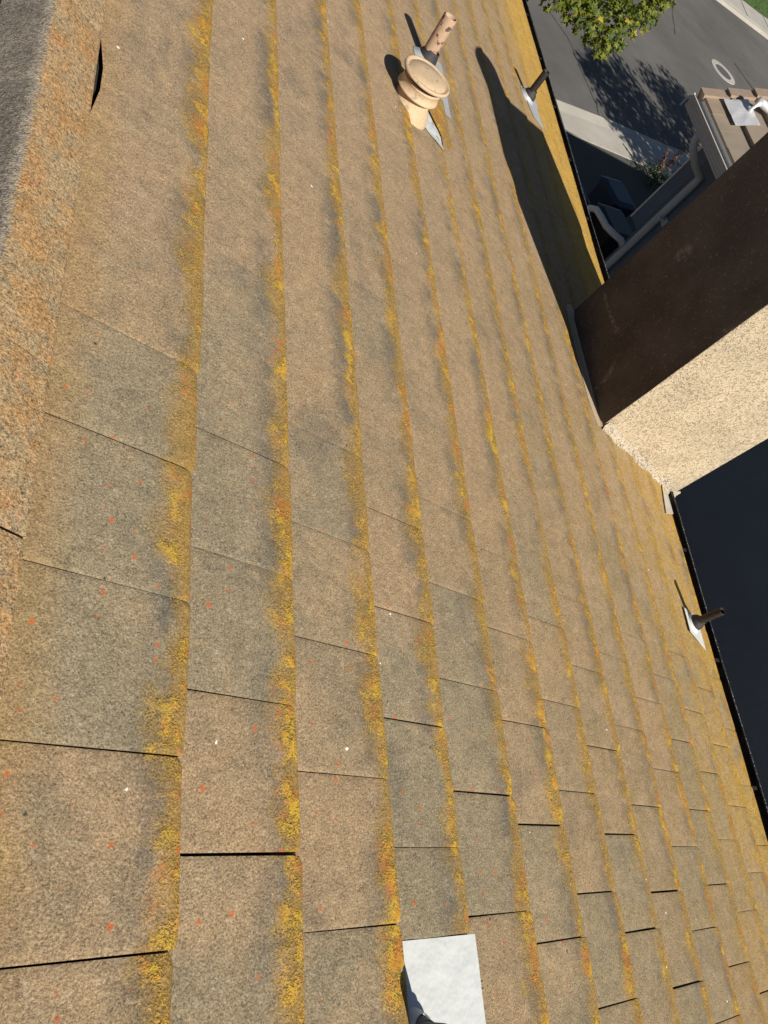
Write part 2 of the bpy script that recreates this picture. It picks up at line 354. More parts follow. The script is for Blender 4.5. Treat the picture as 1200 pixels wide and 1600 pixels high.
class MB:
    def __init__(s): s.V = []; s.F = []; s.S = []
    def add(s, V, F, smooth=False):
        o = len(s.V); s.V += [Vector(p) for p in V]; s.F += [tuple(i + o for i in f) for f in F]; s.S += [smooth] * len(F); return s
    def box(s, lo, hi, bev=0.0):
        x0, y0, z0 = lo; x1, y1, z1 = hi
        V = [(x0, y0, z0), (x1, y0, z0), (x1, y1, z0), (x0, y1, z0), (x0, y0, z1), (x1, y0, z1), (x1, y1, z1), (x0, y1, z1)]
        return s.add(V, [(3, 2, 1, 0), (4, 5, 6, 7), (0, 1, 5, 4), (1, 2, 6, 5), (2, 3, 7, 6), (3, 0, 4, 7)])
    def lathe(s, prof, origin=(0, 0, 0), axis=(0, 0, 1), seg=24, smooth=True, wob=0.0):
        q = Vector(axis).to_track_quat('Z', 'Y'); o = Vector(origin); V = []; F = []
        for i, (r, z) in enumerate(prof):
            for k in range(seg):
                a = 2 * math.pi * k / seg; rr = r * (1 + wob * math.sin(3 * a + i))
                V.append(o + q @ Vector((rr * math.cos(a), rr * math.sin(a), z)))
        for i in range(len(prof) - 1):
            for k in range(seg):
                k2 = (k + 1) % seg; F.append((i * seg + k, i * seg + k2, (i + 1) * seg + k2, (i + 1) * seg + k))
        return s.add(V, F, smooth)
    def tube(s, pts, rad, seg=10, cap=True):
        pts = [Vector(p) for p in pts]; n = len(pts)
        if not isinstance(rad, (list, tuple)): rad = [rad] * n
        V = []; F = []; ref = None
        for i, p in enumerate(pts):
            t = (pts[min(i + 1, n - 1)] - pts[max(i - 1, 0)]).normalized()
            if ref is None: ref = t.orthogonal().normalized()
            ref = (ref - t * ref.dot(t)).normalized(); b = t.cross(ref)
            for k in range(seg):
                a = 2 * math.pi * k / seg; V.append(p + (ref * math.cos(a) + b * math.sin(a)) * rad[i])
        for i in range(n - 1):
            for k in range(seg):
                k2 = (k + 1) % seg; F.append((i * seg + k, i * seg + k2, (i + 1) * seg + k2, (i + 1) * seg + k))
        s.add(V, F, True)
        if cap:
            o = len(s.V) - len(V); s.F.append(tuple(o + k for k in range(seg))[::-1]); s.S.append(False)
            s.F.append(tuple(o + (n - 1) * seg + k for k in range(seg))); s.S.append(False)
        return s
    def build(s, name, mat, parent=None, origin=None, **k):
        c = Vector(origin) if origin is not None else sum(s.V, Vector()) / len(s.V)
        return mesh(name, s.V, s.F, mat, parent, origin=c, smooth=s.S, **k)

# ------------------------------------------------------------------ our house: roof of flat concrete tiles
EDGE = [-0.415, 0.0, 0.3263, 0.6644, 0.9651, 1.3073, 1.6344, 1.9524, 2.2788, 2.6166, 2.9650, 3.2980, 3.6338, 3.9800, 4.2300]
HN = 0.0248                                    # height of a nose above the tile it lies on
JOINT = {0: [-0.005, 0.329, 0.659, 0.995, 1.301], 1: [0.153, 0.478, 0.812, 1.142], 2: [0.002, 0.334, 0.666, 0.994, 1.322],
         3: [0.173, 0.502, 0.832, 1.164], 4: [0.0, 0.33, 0.663], 5: [-0.089, 0.248], 6: [0.038, 0.371], 7: [-0.1, 0.232, 0.562],
         8: [-0.303, 0.023, 0.354], 9: [-0.462, -0.134, 0.194, 0.526], 10: [-0.293, 0.033, 0.364, 0.699], 11: [-0.094, 0.234, 0.566],
         12: [0.076, 0.41, 0.743], 13: [0.544]}
U0, U1 = -2.6, 12.6
house = empty('tiled_house', (1.6, 5.0, GZ), 'house whose brown lichen-covered concrete tile roof we stand on, with stucco chimney', 'house')
# underlay deck (both slopes)
ridge_x, ridge_z = RW(-0.50, 0, -0.02).x, RW(-0.50, 0, -0.02).z
mb = MB()
def slab(a, b, th):
    (x0, z0), (x1, z1) = a, b; d = Vector((x1 - x0, 0, z1 - z0)).normalized(); n = Vector((-d.z, 0, d.x)) * th
    if n.z > 0: n = -n
    V = [(x0, U0, z0), (x1, U0, z1), (x1, U1, z1), (x0, U1, z0)]
    V += [(p[0] + n.x, p[1], p[2] + n.z) for p in V]
    mb.add(V, [(0, 1, 2, 3), (7, 6, 5, 4), (0, 4, 5, 1), (1, 5, 6, 2), (2, 6, 7, 3), (3, 7, 4, 0)])
pe = RW(4.20, 0, -0.032)
slab((ridge_x + 0.004, ridge_z - 0.004), (pe.x, pe.z), 0.09)
slab((ridge_x - 0.004, ridge_z - 0.004), (2 * ridge_x - pe.x, pe.z), 0.09)
roof = mb.build('roof', M_UNDER, house)

def proj(P):
    q = R @ (np.array(P) - CAM); return (600 + 1202.66 * q[0] / q[2], 800 + 1202.66 * q[1] / q[2], q[2])

ACR = [0.0, 0.004, 0.03, 0.5, 0.97, 0.996, 1.0]
def tile_geo(k, ua, ub, rr, head=None, simple_geo=False):
    """tile in roof frame: returns V (v,u,n), F, smooth flags, attrs"""
    v0, v1 = EDGE[k], EDGE[k + 1]
    E_ = v1 - v0; slope = HN / max(E_, 0.3)
    gap = rr.choice((0.0008, 0.0014, 0.0022, 0.0038)) * (1 if ua < 1.2 else 0.2); rot = rr.gauss(0, 0.0035) * (1 if ua < 1.2 else 0.2); ua += gap; ub -= gap
    jn = rr.gauss(0, 0.0022); cm = 1 if ua < 1.0 else 0.15; lift = rr.gauss(0, 0.0012) * cm; tw = rr.gauss(0, 0.0035); tl = rr.gauss(0, 0.0012) * cm
    hv = v0 - 0.075 if k else -0.47
    trand = rr.random()
    us = [ua + (ub - ua) * a for a in ((0, 0.012, 0.05, 0.35, 0.65, 0.95, 0.988, 1) if not simple_geo else (0, 1))]
    # profile along slope: (distance above nose tip, drop below the top plane)
    prof = [(None, 0.0), (0.040, 0.0), (0.020, 0.0014), (0.009, 0.0042), (0.003, 0.0090), (0.0, 0.016), (0.001, 0.0262)]
    V = []; A = []; F = []; S = []
    npr = len(prof); nu = len(us)
    for j, u in enumerate(us):
        t = j / (nu - 1); f = (u - ua) / (ub - ua)
        e = min(u - ua, ub - u); pull = 0.0075 * max(0.0, 1 - e / 0.016) ** 1.6
        side = 0.0010 * cm * max(0.0, 1 - e / 0.005)
        nose_v = v1 + jn + tw * (f - 0.5) - pull + (rr.gauss(0, 0.0009) if not simple_geo else 0)
        for i, (d, dz) in enumerate(prof):
            if d is None:
                vv = hv if head is None else head(f)
            else: vv = nose_v - d
            n = (vv - v0) * slope + lift + tl * (f - 0.5) * 2 - dz - side * (1 if i < 4 else 0)
            V.append((vv, u + rot * (vv - v0), n)); A.append((nose_v - vv, f, trand))
    for j in range(nu - 1):
        for i in range(npr - 1):
            a = j * npr + i; F.append((a, a + 1, a + npr + 1, a + npr)); S.append(True)
    # sides
    for j, sgn in ((0, 1), (nu - 1, -1)):
        o = len(V)
        top = [V[j * npr + i] for i in range(npr)]; at = [A[j * npr + i] for i in range(npr)]
        V += top; A += at
        hb = top[0]; V.append((hb[0], hb[1], hb[2] - 0.024)); A.append(at[0])
        loop = list(range(o, o + npr + 1)); F.append(tuple(loop) if sgn < 0 else tuple(loop[::-1])); S.append(False)
    return V, F, S, A

tiles = []
for k in range(14):
    js = sorted(JOINT[k]); w = 0.33
    while js[0] > U0: js.insert(0, js[0] - w + rnd.gauss(0, 0.002))
    while js[-1] < U1: js.append(js[-1] + w + rnd.gauss(0, 0.002))
    js = [j for j in js if U0 - 0.02 < j < U1 + 0.02]
    js[0] = U0; js[-1] = U1
    for a, b in zip(js[:-1], js[1:]):
        if b - a < 0.05: continue
        if k == 3 and a < -0.1 < b: a2 = -0.037; a = a2   # cut tile above the white flashing
        if k == 3 and b < -0.10 and b > -0.60: continue
        c = RW((EDGE[k] + EDGE[k + 1]) / 2, (a + b) / 2)
        corners = [proj(RW(vv, uu)) for vv in (EDGE[k], EDGE[k + 1]) for uu in (a, b)]
        if min(q[2] for q in corners) < 0.3: area = 0
        else:
            xs = [min(max(q[0], 0), 1200) for q in corners]; ys = [min(max(q[1], 0), 1600) for q in corners]
            area = (max(xs) - min(xs)) * (max(ys) - min(ys))
        tiles.append((area, k, a, b))
tiles.sort(key=lambda t: -t[0])
bulk = MB(); bulkA = []; bulkS = []
for i, (area, k, a, b) in enumerate(tiles):
    rr = random.Random(hash((k, round(a * 50))) & 0xffff)
    head = None
    if k == 0 and a < 2.02 < b: head = lambda f: -0.379 + 0.020 * math.sin(math.pi * min(1, max(0, f)))
    V, F, S, A = tile_geo(k, a, b, rr, head)
    if i < 296 and area > 0:
        ov, ou = (EDGE[k + 1], (a + b) / 2)
        V = [(p[0] - ov, p[1] - ou, p[2]) for p in V]
        mw = Matrix.Translation(RW(ov, ou)) @ ROT_ROOF
        mesh('roof_tile', V, F, M_TILE, roof, mw=mw, smooth=S, attr=A)
    else:
        o = len(bulk.V); bulk.V += [RW(*p) for p in V]; bulk.F += [tuple(x + o for x in f) for f in F]; bulk.S += S; bulkA += A
bo = mesh('remaining_roof_tiles', bulk.V, bulk.F, M_TILE, roof, smooth=bulk.S, attr=bulkA); bo['kind'] = 'stuff'
# the slope behind the ridge, out of the photograph
back = MB(); backA = []
for k in range(14):
    u = U0 + (0.165 if k % 2 else 0)
    while u < U1:
        V, F, S, A = tile_geo(k, u, min(u + 0.33, U1), rnd, None, True)
        P = [RW(*p) for p in V]; P = [Vector((2 * ridge_x - p.x, p.y, p.z)) for p in P]
        o = len(back.V); back.V += P; back.F += [tuple(x + o for x in f[::-1]) for f in F]; back.S += S; backA += [(x[0], x[1], x[2]) for x in A]; u += 0.33
bo = mesh('rear_slope_tiles', back.V, back.F, M_TILE, roof, smooth=back.S, attr=backA); bo['kind'] = 'stuff'

# ridge caps
RJ = [0.29, 0.692, 1.088, 1.478, 1.870]
while RJ[0] > U0: RJ.insert(0, RJ[0] - 0.397)
while RJ[-1] < U1: RJ.append(RJ[-1] + 0.397)
pk = RW(-0.535, 0, 0.056); er = RW(-0.392, 0, 0.030)
for a, b in zip(RJ[:-1], RJ[1:]):
    gg = 0.003 if a < 1.0 else 0.0006; a2, b2 = a + gg, b - (0.0025 if b < 1.2 else 0.0006)
    if abs(b - 0.692) < 0.01: b2 -= 0.005
    dy = rnd.gauss(0, 0.0025 if a < 1.0 else 0.0008); sk = rnd.gauss(0, 0.0015); lf = rnd.gauss(0, 0.0006); tr = rnd.random()
    prof = []
    wleg = pk.x - er.x
    for s_, sd in ((-1, -1), (1, 1)):
        pass
    L = abs(er.x - pk.x); drop = pk.z - er.z
    xs = [(-L, -drop, -0.152), (-L * 0.6, -drop * 0.55, -0.09), (-0.022, -0.0055, -0.022), (-0.008, -0.0008, -0.008), (0.0, 0.0, 0.0), (0.008, -0.0008, 0.008), (0.022, -0.0055, 0.022), (L * 0.6, -drop * 0.55, 0.09), (L - 0.006, -drop * 0.965, 0.148), (L, -drop * 1.03, 0.154), (L + 0.001, -drop - 0.014, 0.160)]
    V = []; F = []; A = []; S = []
    ys = [a2, a2 + 0.004, a2 + 0.03, (a2 + b2) / 2, b2 - 0.03, b2 - 0.004, b2]
    npz = len(xs)
    for j, y in enumerate(ys):
        f = (y - a2) / (b2 - a2); e = min(y - a2, b2 - y); ed = 0.0012 * max(0, 1 - e / 0.006)
        pull = 0.001 * max(0, 1 - e / 0.03) ** 1.5
        for (x, z, sd) in xs:
            xx = x - math.copysign(pull, x) * (1 if abs(x) > L * 0.9 else 0)
            V.append((pk.x + xx + sk * (f - 0.5) + dy * 0.5, y, pk.z + z + lf - ed + rnd.gauss(0, 0.0004))); A.append((sd, f, tr))
    for j in range(len(ys) - 1):
        for i in range(npz - 1):
            q = j * npz + i; F.append((q, q + 1, q + npz + 1, q + npz)); S.append(True)
    for j, fl in ((0, False), (len(ys) - 1, True)):
        o = len(V); top = V[j * npz:(j + 1) * npz]; V += top + [(p[0], p[1], p[2] - 0.022) for p in top]; A += A[j * npz:(j + 1) * npz] * 2
        for i in range(npz - 1):
            q = (o + i, o + i + 1, o + npz + i + 1, o + npz + i); F.append(q[::-1] if fl else q); S.append(False)
    o = len(V); n0 = [V[j * npz] for j in range(len(ys))]; V += n0 + [(p[0], p[1], p[2] - 0.025) for p in n0]; A += [(-0.15, 0, tr)] * (2 * len(n0))
    for j in range(len(ys) - 1): F.append((o + j, o + j + 1, o + len(ys) + j + 1, o + len(ys) + j)); S.append(False)
    mesh('ridge_tile', V, F, M_RIDGE, roof, smooth=S, attr=A, origin=(pk.x, (a + b) / 2, pk.z))

# walls, fascia, gutter
wx1 = RW(3.85, 0).x; wx0 = 2 * ridge_x - wx1; wt = RW(3.85, 0, -0.14).z
mb = MB()
gz = ridge_z - 0.12
Y0w, Y1w = U0 + 0.3, U1 - 0.3
V = [(wx0, Y0w, GZ), (wx1, Y0w, GZ), (wx1, Y0w, wt), (ridge_x, Y0w, gz), (wx0, Y0w, wt)]
V += [(x, Y1w, z) for x, y, z in V]
mb.add(V, [(0, 1, 2, 3, 4), (9, 8, 7, 6, 5), (1, 6, 7, 2), (0, 4, 9, 5), (2, 7, 8, 3), (3, 8, 9, 4)])
mb.build('wall', M_OWALL, house)
ge = RW(4.235, 0, -0.02)
mb = MB(); mb.box((ge.x - 0.045, U0, ge.z - 0.20), (ge.x - 0.02, 2.70, ge.z - 0.012)); mb.build('fascia', M_GUT, house)
mb = MB(); mb.box((ge.x - 0.045, 3.50, ge.z - 0.20), (ge.x - 0.02, U1, ge.z - 0.012)); mb.build('fascia', M_GUT, house)
def gutter_mesh(x, z, y0, y1, name, mat, parent, edge_mat, w=0.105, ribs=0, sx=1):
    prof = [(0.0, 0.0), (0.0, -0.11), (0.07, -0.115), (w * 0.85, -0.075), (w, -0.045), (w, -0.006), (w - 0.012, 0.0), (w - 0.012, -0.008), (w - 0.004, -0.012), (w - 0.004, -0.045), (w * 0.85 - 0.004, -0.073), (0.066, -0.110), (0.004, -0.105), (0.004, 0.0)]
    m_ = MB(); n = 13; L_ = y1 - y0
    V = [];
    for j in range(n):
        y = y0 + L_ * j / (n - 1); sag = 0.004 * math.sin(3.1 * y) ; wob = 0.003 * math.sin(1.7 * y + 1)
        V += [(x + sx * (px + wob * (1 if px > 0.05 else 0)), y, z + pz + sag) for px, pz in prof]
    q = len(prof); F = [(j * q + i, j * q + (i + 1) % q, (j + 1) * q + (i + 1) % q, (j + 1) * q + i) for j in range(n - 1) for i in range(q)]
    m_.add(V, F, False); g = m_.build(name, mat, parent)
    m_ = MB(); m_.tube([(x + sx * (w - 0.006 + 0.003 * math.sin(1.7 * (y0 + L_ * j / 24) + 1)), y0 + L_ * j / 24, z + 0.003 + 0.004 * math.sin(3.1 * (y0 + L_ * j / 24))) for j in range(25)], 0.0042, 8)
    m_.build('rolled_edge', edge_mat, g)
    return g
gutter_mesh(ge.x - 0.018, ge.z + 0.004, U0, 2.64, 'gutter', M_GUT, house, M_GUTEDGE, w=0.145)
gutter_mesh(ge.x - 0.018, ge.z + 0.004, 3.615, U1, 'gutter', M_GUT, house, M_GUTEDGE, w=0.145)

for yy in [-1.9 + 0.81 * i for i in range(6)] + [3.9 + 0.81 * i for i in range(11)]:
    m_ = MB(); m_.box((ge.x - 0.018, yy, ge.z - 0.012), (ge.x + 0.122, yy + 0.022, ge.z - 0.007)); m_.build('gutter_hanger', M_NTRIM if False else M_BLKP, house)
V = []; F = []
for i in range(900):
    y = rnd.uniform(U0, U1); x = ge.x + rnd.uniform(0.0, 0.06); z = ge.z - 0.100 + rnd.uniform(0, 0.035)
    if 2.6 < y < 3.65: continue
    a = rnd.uniform(0, 6.28); l = rnd.uniform(0.008, 0.03); w = l * rnd.uniform(.2, .5); t1 = Vector((math.cos(a), math.sin(a), rnd.gauss(0, .4))) * l; t2 = Vector((-math.sin(a), math.cos(a), rnd.gauss(0, .4))) * w
    c = Vector((x, y, z)); o = len(V); V += [c - t1, c + t2, c + t1, c - t2]; F.append((o, o + 1, o + 2, o + 3))
lit = mesh('leaf_litter', V, F, simple('dead_leaves', (0.16, 0.10, 0.055), 0.9, var=0.4, scale=30), house); lit['kind'] = 'stuff'
# chimney: stucco box rising through the eave, running down to the ground outside
CV0, CV1, CU0, CU1 = 3.155, 4.44, 2.655, 3.60
cx0, cx1 = RW(CV0, 0, 0).x, RW(CV1, 0, 0).x
def rounded_rect(x0, x1, y0, y1, r, seg=4):
    P = []
    for cx_, cy_, a0 in ((x1 - r, y1 - r, 0), (x0 + r, y1 - r, 90), (x0 + r, y0 + r, 180), (x1 - r, y0 + r, 270)):
        for i in range(seg + 1):
            a = math.radians(a0 + 90 * i / seg); P.append((cx_ + r * math.cos(a), cy_ + r * math.sin(a)))
    return P
def stack(levels, mat, name, parent, cap_top=True, amp=0.0):
    V = []; F = []; n = None
    for (x0, x1, y0, y1, r, z) in levels:
        P = rounded_rect(x0, x1, y0, y1, r); n = len(P)
        for x, y in P:
            d = mnoise.noise(Vector((x * 3, y * 3, z * 3))) * amp; V.append((x + d, y + d * 0.6, z))
    for j in range(len(levels) - 1):
        for i in range(n): F.append((j * n + i, j * n + (i + 1) % n, (j + 1) * n + (i + 1) % n, (j + 1) * n + i))
    S = [True] * len(F)
    if cap_top: F.append(tuple((len(levels) - 1) * n + i for i in range(n))); S.append(False)
    m_ = MB(); m_.V = [Vector(p) for p in V]; m_.F = F; m_.S = S
    return m_.build(name, mat, parent)
lv = []
zt = 0.70
zs = [GZ] + [-2.2 + 0.12 * i for i in range(26)]
for z in [z for z in zs if z < zt]: lv.append((cx0, cx1, CU0, CU1, 0.018, z))
lv += [(cx0, cx1, CU0, CU1, 0.018, zt), (cx0 + 0.05, cx1 - 0.05, CU0 + 0.05, CU1 - 0.05, 0.02, zt + 0.03)]
chim = stack(lv, M_CHIM, 'chimney', house, amp=0.006)
m_ = MB(); m_.lathe([(0.20, zt + 0.0), (0.20, zt + 0.34), (0.18, zt + 0.36), (0.16, zt + 0.36), (0.14, zt + 0.02)], (3.17, 3.38, 0), (0, 0, 1), 24); m_.build('flue_pot', M_TANCAP, chim)
# rough mortar fillet along the uphill and near sides
def surf(v):                                   # top of the tiles at v, roof frame height
    for k in range(14):
        if v <= EDGE[k + 1]: return (v - EDGE[k]) * HN / max(EDGE[k + 1] - EDGE[k], 0.3)
    return 0.0
def fillet(p0, p1, out, w, hh, name, mat, parent, n=40, rough=0.4):
    V = []; F = []
    for i in range(n + 1):
        f = i / n; v = p0[0] + (p1[0] - p0[0]) * f; u = p0[1] + (p1[1] - p0[1]) * f
        r1 = 1 + rnd.uniform(-rough, rough); r2 = 1 + rnd.uniform(-rough, rough)
        for (a, h_) in ((-0.01, hh * r2 + 0.006), (0.004, hh * r2), (w * 0.35 * r1, hh * 0.45 * r2), (w * r1, 0.002), (w * r1, -0.03)):
            v_, u_ = v + out[0] * a, u + out[1] * a
            V.append(RW(v_, u_, surf(v_) + h_))
    for i in range(n):
        for j in range(4): q = i * 5 + j; F.append((q, q + 1, q + 6, q + 5))
    m_ = MB(); m_.add(V, F, True); return m_.build(name, mat, parent)
fillet((CV0 - 0.01, CU0), (CV1 + 0.01, CU0), (0, -1), 0.028, 0.05, 'mortar_fillet', M_MORTAR, chim)
t = NT('dark_brown_chimney_face', 0.75, spec=0.3)  # scuffed dark brown for the chimney's uphill face, darker than the stucco
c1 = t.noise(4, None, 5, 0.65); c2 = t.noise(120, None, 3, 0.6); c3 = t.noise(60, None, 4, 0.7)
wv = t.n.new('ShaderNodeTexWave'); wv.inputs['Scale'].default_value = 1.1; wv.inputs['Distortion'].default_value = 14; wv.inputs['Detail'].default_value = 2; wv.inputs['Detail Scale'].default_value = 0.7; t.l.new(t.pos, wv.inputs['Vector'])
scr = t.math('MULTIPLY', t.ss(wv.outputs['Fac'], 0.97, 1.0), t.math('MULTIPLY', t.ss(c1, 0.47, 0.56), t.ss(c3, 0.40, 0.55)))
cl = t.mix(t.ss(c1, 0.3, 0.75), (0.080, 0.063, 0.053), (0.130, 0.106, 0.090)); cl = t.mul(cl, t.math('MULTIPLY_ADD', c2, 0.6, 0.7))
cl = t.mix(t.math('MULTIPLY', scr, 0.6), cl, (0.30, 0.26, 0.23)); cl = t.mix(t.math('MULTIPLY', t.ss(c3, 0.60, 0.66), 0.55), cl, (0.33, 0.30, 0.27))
M_UPFACE = t.out(cl, t.bump(t.math('ADD', c2, t.math('MULTIPLY', c3, 0.6)), 0.008))
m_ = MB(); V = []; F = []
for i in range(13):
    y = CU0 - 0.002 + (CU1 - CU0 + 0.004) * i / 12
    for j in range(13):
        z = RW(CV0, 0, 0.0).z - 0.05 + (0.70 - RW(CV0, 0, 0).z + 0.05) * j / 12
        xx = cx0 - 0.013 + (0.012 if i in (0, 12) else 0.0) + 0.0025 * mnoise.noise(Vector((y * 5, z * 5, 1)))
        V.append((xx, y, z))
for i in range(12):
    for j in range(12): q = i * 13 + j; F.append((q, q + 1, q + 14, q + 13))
m_.add(V, F, True); m_.build('uphill_face_sheet', M_UPFACE, chim)
# saddle flashing uphill of the chimney, a bent tan sheet
V = []; F = []; nn_ = 16
for i in range(nn_ + 1):
    u = 2.64 + (3.66 - 2.64) * i / nn_; fe = min(1, i / 3, (nn_ - i) / 3)
    bend = 0.012 * math.sin(math.pi * i / nn_) + rnd.uniform(-0.003, 0.003)
    for (v, n) in ((CV0 - 0.05 - 0.05 * fe - bend, surf(CV0 - 0.11) + 0.003), (CV0 - 0.03 - 0.035 * fe, surf(CV0 - 0.06) + 0.007), (CV0 - 0.02, surf(CV0 - 0.03) + 0.012), (CV0 - 0.018, surf(CV0) + 0.012 + 0.02 * fe), (CV0 - 0.016, surf(CV0) + 0.012 + 0.03 * fe)):
        V.append(RW(v, u, n))
for i in range(nn_):
    for j in range(4): q = i * 5 + j; F.append((q, q + 5, q + 6, q + 1))
m_ = MB(); m_.add(V, F, True); m_.build('saddle_flashing', M_TANFL, chim)
# short strip of metal by the eave
m_ = MB(); V = []
for v, u in ((4.16, 2.655), (4.07, 2.36), (4.205, 2.40), (4.29, 2.655)): V.append(RW(v, u, surf(v) + 0.010))
V += [p - Vector((0, 0, 0.006)) for p in V]
m_.add(V, [(3, 2, 1, 0), (4, 5, 6, 7), (0, 1, 5, 4), (1, 2, 6, 5), (2, 3, 7, 6)]); m_.build('edge_flashing', worn('bare_metal_strip', (0.50, 0.46, 0.39), (0.65, 0.64, 0.60), 0.4, 30, 0.5), chim)

# ------------------------------------------------------------------ vents and pipes
UP = Vector((0, 0, 1))
def sheet(name, pts, mat, parent, nu=8, nv=8, lift=0.006, wave=0.002, drape=True, thick=0.0015):
    """quad sheet: pts = four (v,u) corners, draped over the tile steps"""
    (a, b, c, d) = [Vector((p[0], p[1], 0)) for p in pts]; V = []; F = []
    for i in range(nu + 1):
        for j in range(nv + 1):
            s, t = i / nu, j / nv; p = (a * (1 - s) + b * s) * (1 - t) + (d * (1 - s) + c * s) * t
            h = surf(p.x) + lift if drape else lift
            V.append(RW(p.x, p.y, h + wave * mnoise.noise(Vector((p.x * 14, p.y * 14, 3)))))
    for i in range(nu):
        for j in range(nv): q = i * (nv + 1) + j; F.append((q, q + nv + 1, q + nv + 2, q + 1))
    n0 = len(V); V += [p - RW(0, 0, thick) for p in V]
    F += [tuple(x + n0 for x in f[::-1]) for f in F]
    rim = [i * (nv + 1) for i in range(nu + 1)] + [nu * (nv + 1) + j for j in range(1, nv + 1)] + [i * (nv + 1) + nv for i in range(nu - 1, -1, -1)] + [j for j in range(nv - 1, 0, -1)]
    for x, y in zip(rim, rim[1:] + rim[:1]): F.append((y, x, x + n0, y + n0))
    m_ = MB(); m_.add(V, F, False); return m_.build(name, mat, parent)

def vent_pipe(v, u, h, r, pipe_mat, rub_mat, fl_mat, pts, label, cat, boot=(1.55, 0.075), lean=(0, 0), seg=28, lift=0.006, drape=True):
    base = RW(v, u, surf(v))
    e = empty('vent_pipe', base, label, cat, 'plumbing vents standing on the tile roof')
    ax = (UP + Vector((lean[0], lean[1], 0))).normalized()
    m_ = MB(); m_.lathe([(r * 0.84, h * 0.3), (r * 0.84, h - 0.001), (r * 0.87, h), (r * 0.97, h), (r, h - 0.003), (r * 1.01, h * 0.5), (r, -0.02)][::-1], base, ax, seg, wob=0.006)
    m_.build('pipe', pipe_mat, e)
    m_ = MB(); m_.lathe([(r * 0.84, h * 0.3), (0.001, h * 0.3)], base, ax, seg); m_.build('pipe_bore', M_DARK, e)
    R2, bh = boot
    nrm = RW(0, 0, 1); nb = (nrm * 0.45 + ax * 0.55).normalized()
    m_ = MB(); m_.lathe([(r * R2 * 1.12, -0.012), (r * R2 * 1.1, 0.012), (r * R2 * 0.98, bh * 0.5), (r * R2 * 0.92, bh * 0.62), (r * 1.16, bh * 0.86), (r * 1.13, bh), (r * 1.0, bh + 0.002)], base, nb, seg)
    c = m_.build('rubber_collar', rub_mat, e)
    m_ = MB(); m_.lathe([(r * R2 * 1.55, -0.004), (r * R2 * 1.35, 0.006), (r * R2 * 1.12, 0.022), (r * R2 * 1.05, 0.028)], base, nrm, seg); m_.build('collar_ring', fl_mat, e)
    sheet('flashing', pts, fl_mat, e, lift=lift, drape=drape)
    return e
vent_pipe(1.575, 4.545, 0.285, 0.043, M_PINK, M_RUB, M_FLS, ((1.50, 4.24), (1.80, 4.24), (1.815, 4.80), (1.62, 4.74)),
          'vent pipe with peeling pinkish paint and black collar, behind the round tan vent cap', 'vent pipe', (1.5, 0.085), (0.01, 0.06))
vent_pipe(3.461, 6.322, 0.265, 0.031, M_BLKP, M_RUB, M_FLS, ((3.48, 6.08), (3.66, 6.02), (3.62, 6.46), (3.37, 6.40)),
          'thin black vent pipe near the gutter at the far end, past the chimney shadow', 'vent pipe', (2.0, 0.085))
vent_pipe(3.905, 1.505, 0.235, 0.0245, M_BLKP, M_RUB, M_FLW, ((3.80, 1.43), (4.03, 1.355), (4.04, 1.58), (3.81, 1.59)),
          'rusty black vent pipe with a white flashing, by the gutter below the chimney', 'vent pipe', (2.0, 0.085), lift=0.028, drape=False)
vp = vent_pipe(0.695, -0.224, 0.125, 0.024, M_RUBG, M_RUBG, M_FLW, ((0.668, -0.60), (0.9640, -0.60), (0.964, -0.040), (0.668, -0.036)),
          'grey pipe end cut off by the bottom edge, on a large white flashing sheet', 'vent pipe', (1.5, 0.05), lift=0.0025)
for uu in (-0.150, -0.166):
    m_ = MB(); p = RW(0.972, uu, 0.014); m_.tube([p, RW(0.994, uu, 0.012)], 0.0016, 8); m_.build('nail', M_DARK, vp)

# round cap vent
fb = RW(1.325, 3.86, surf(1.325)); FV = empty('cap_vent', fb, 'round tan roof vent with a wide flat lid and flared skirt', 'roof vent')
ax = (UP + Vector((0.02, 0.0, 0))).normalized()
m_ = MB(); m_.lathe([(a_ * 0.92, b_) for a_, b_ in [(0.150, -0.03), (0.142, 0.0), (0.120, 0.035), (0.104, 0.065), (0.096, 0.09), (0.094, 0.13)]], fb, ax, 40, wob=0.012); m_.build('neck', M_TANCAP, FV)
m_ = MB(); m_.lathe([(a_ * 0.92, b_) for a_, b_ in [(0.086, 0.102), (0.128, 0.096), (0.134, 0.099), (0.134, 0.106), (0.126, 0.110), (0.124, 0.150), (0.128, 0.154), (0.060, 0.158)]], fb, ax, 48); m_.build('skirt', M_TANCAP, FV)
m_ = MB(); m_.lathe([(a_ * 0.92, b_) for a_, b_ in [(0.10, 0.154), (0.10, 0.192)]], fb, ax, 32); m_.build('vent_screen', M_DARK, FV)
m_ = MB(); m_.lathe([(a_ * 0.92, b_) for a_, b_ in [(0.10, 0.186), (0.143, 0.182), (0.151, 0.184), (0.153, 0.192), (0.149, 0.199), (0.139, 0.200), (0.130, 0.190), (0.124, 0.190), (0.116, 0.199), (0.060, 0.203), (0.001, 0.204)]], fb, ax, 48, wob=0.004); m_.build('lid', M_TANCAP, FV)
sheet('flashing', ((1.36, 3.84), (1.60, 3.76), (1.62, 4.06), (1.36, 4.12)), M_FLO, FV, nu=10, nv=10, lift=0.007, wave=0.008)
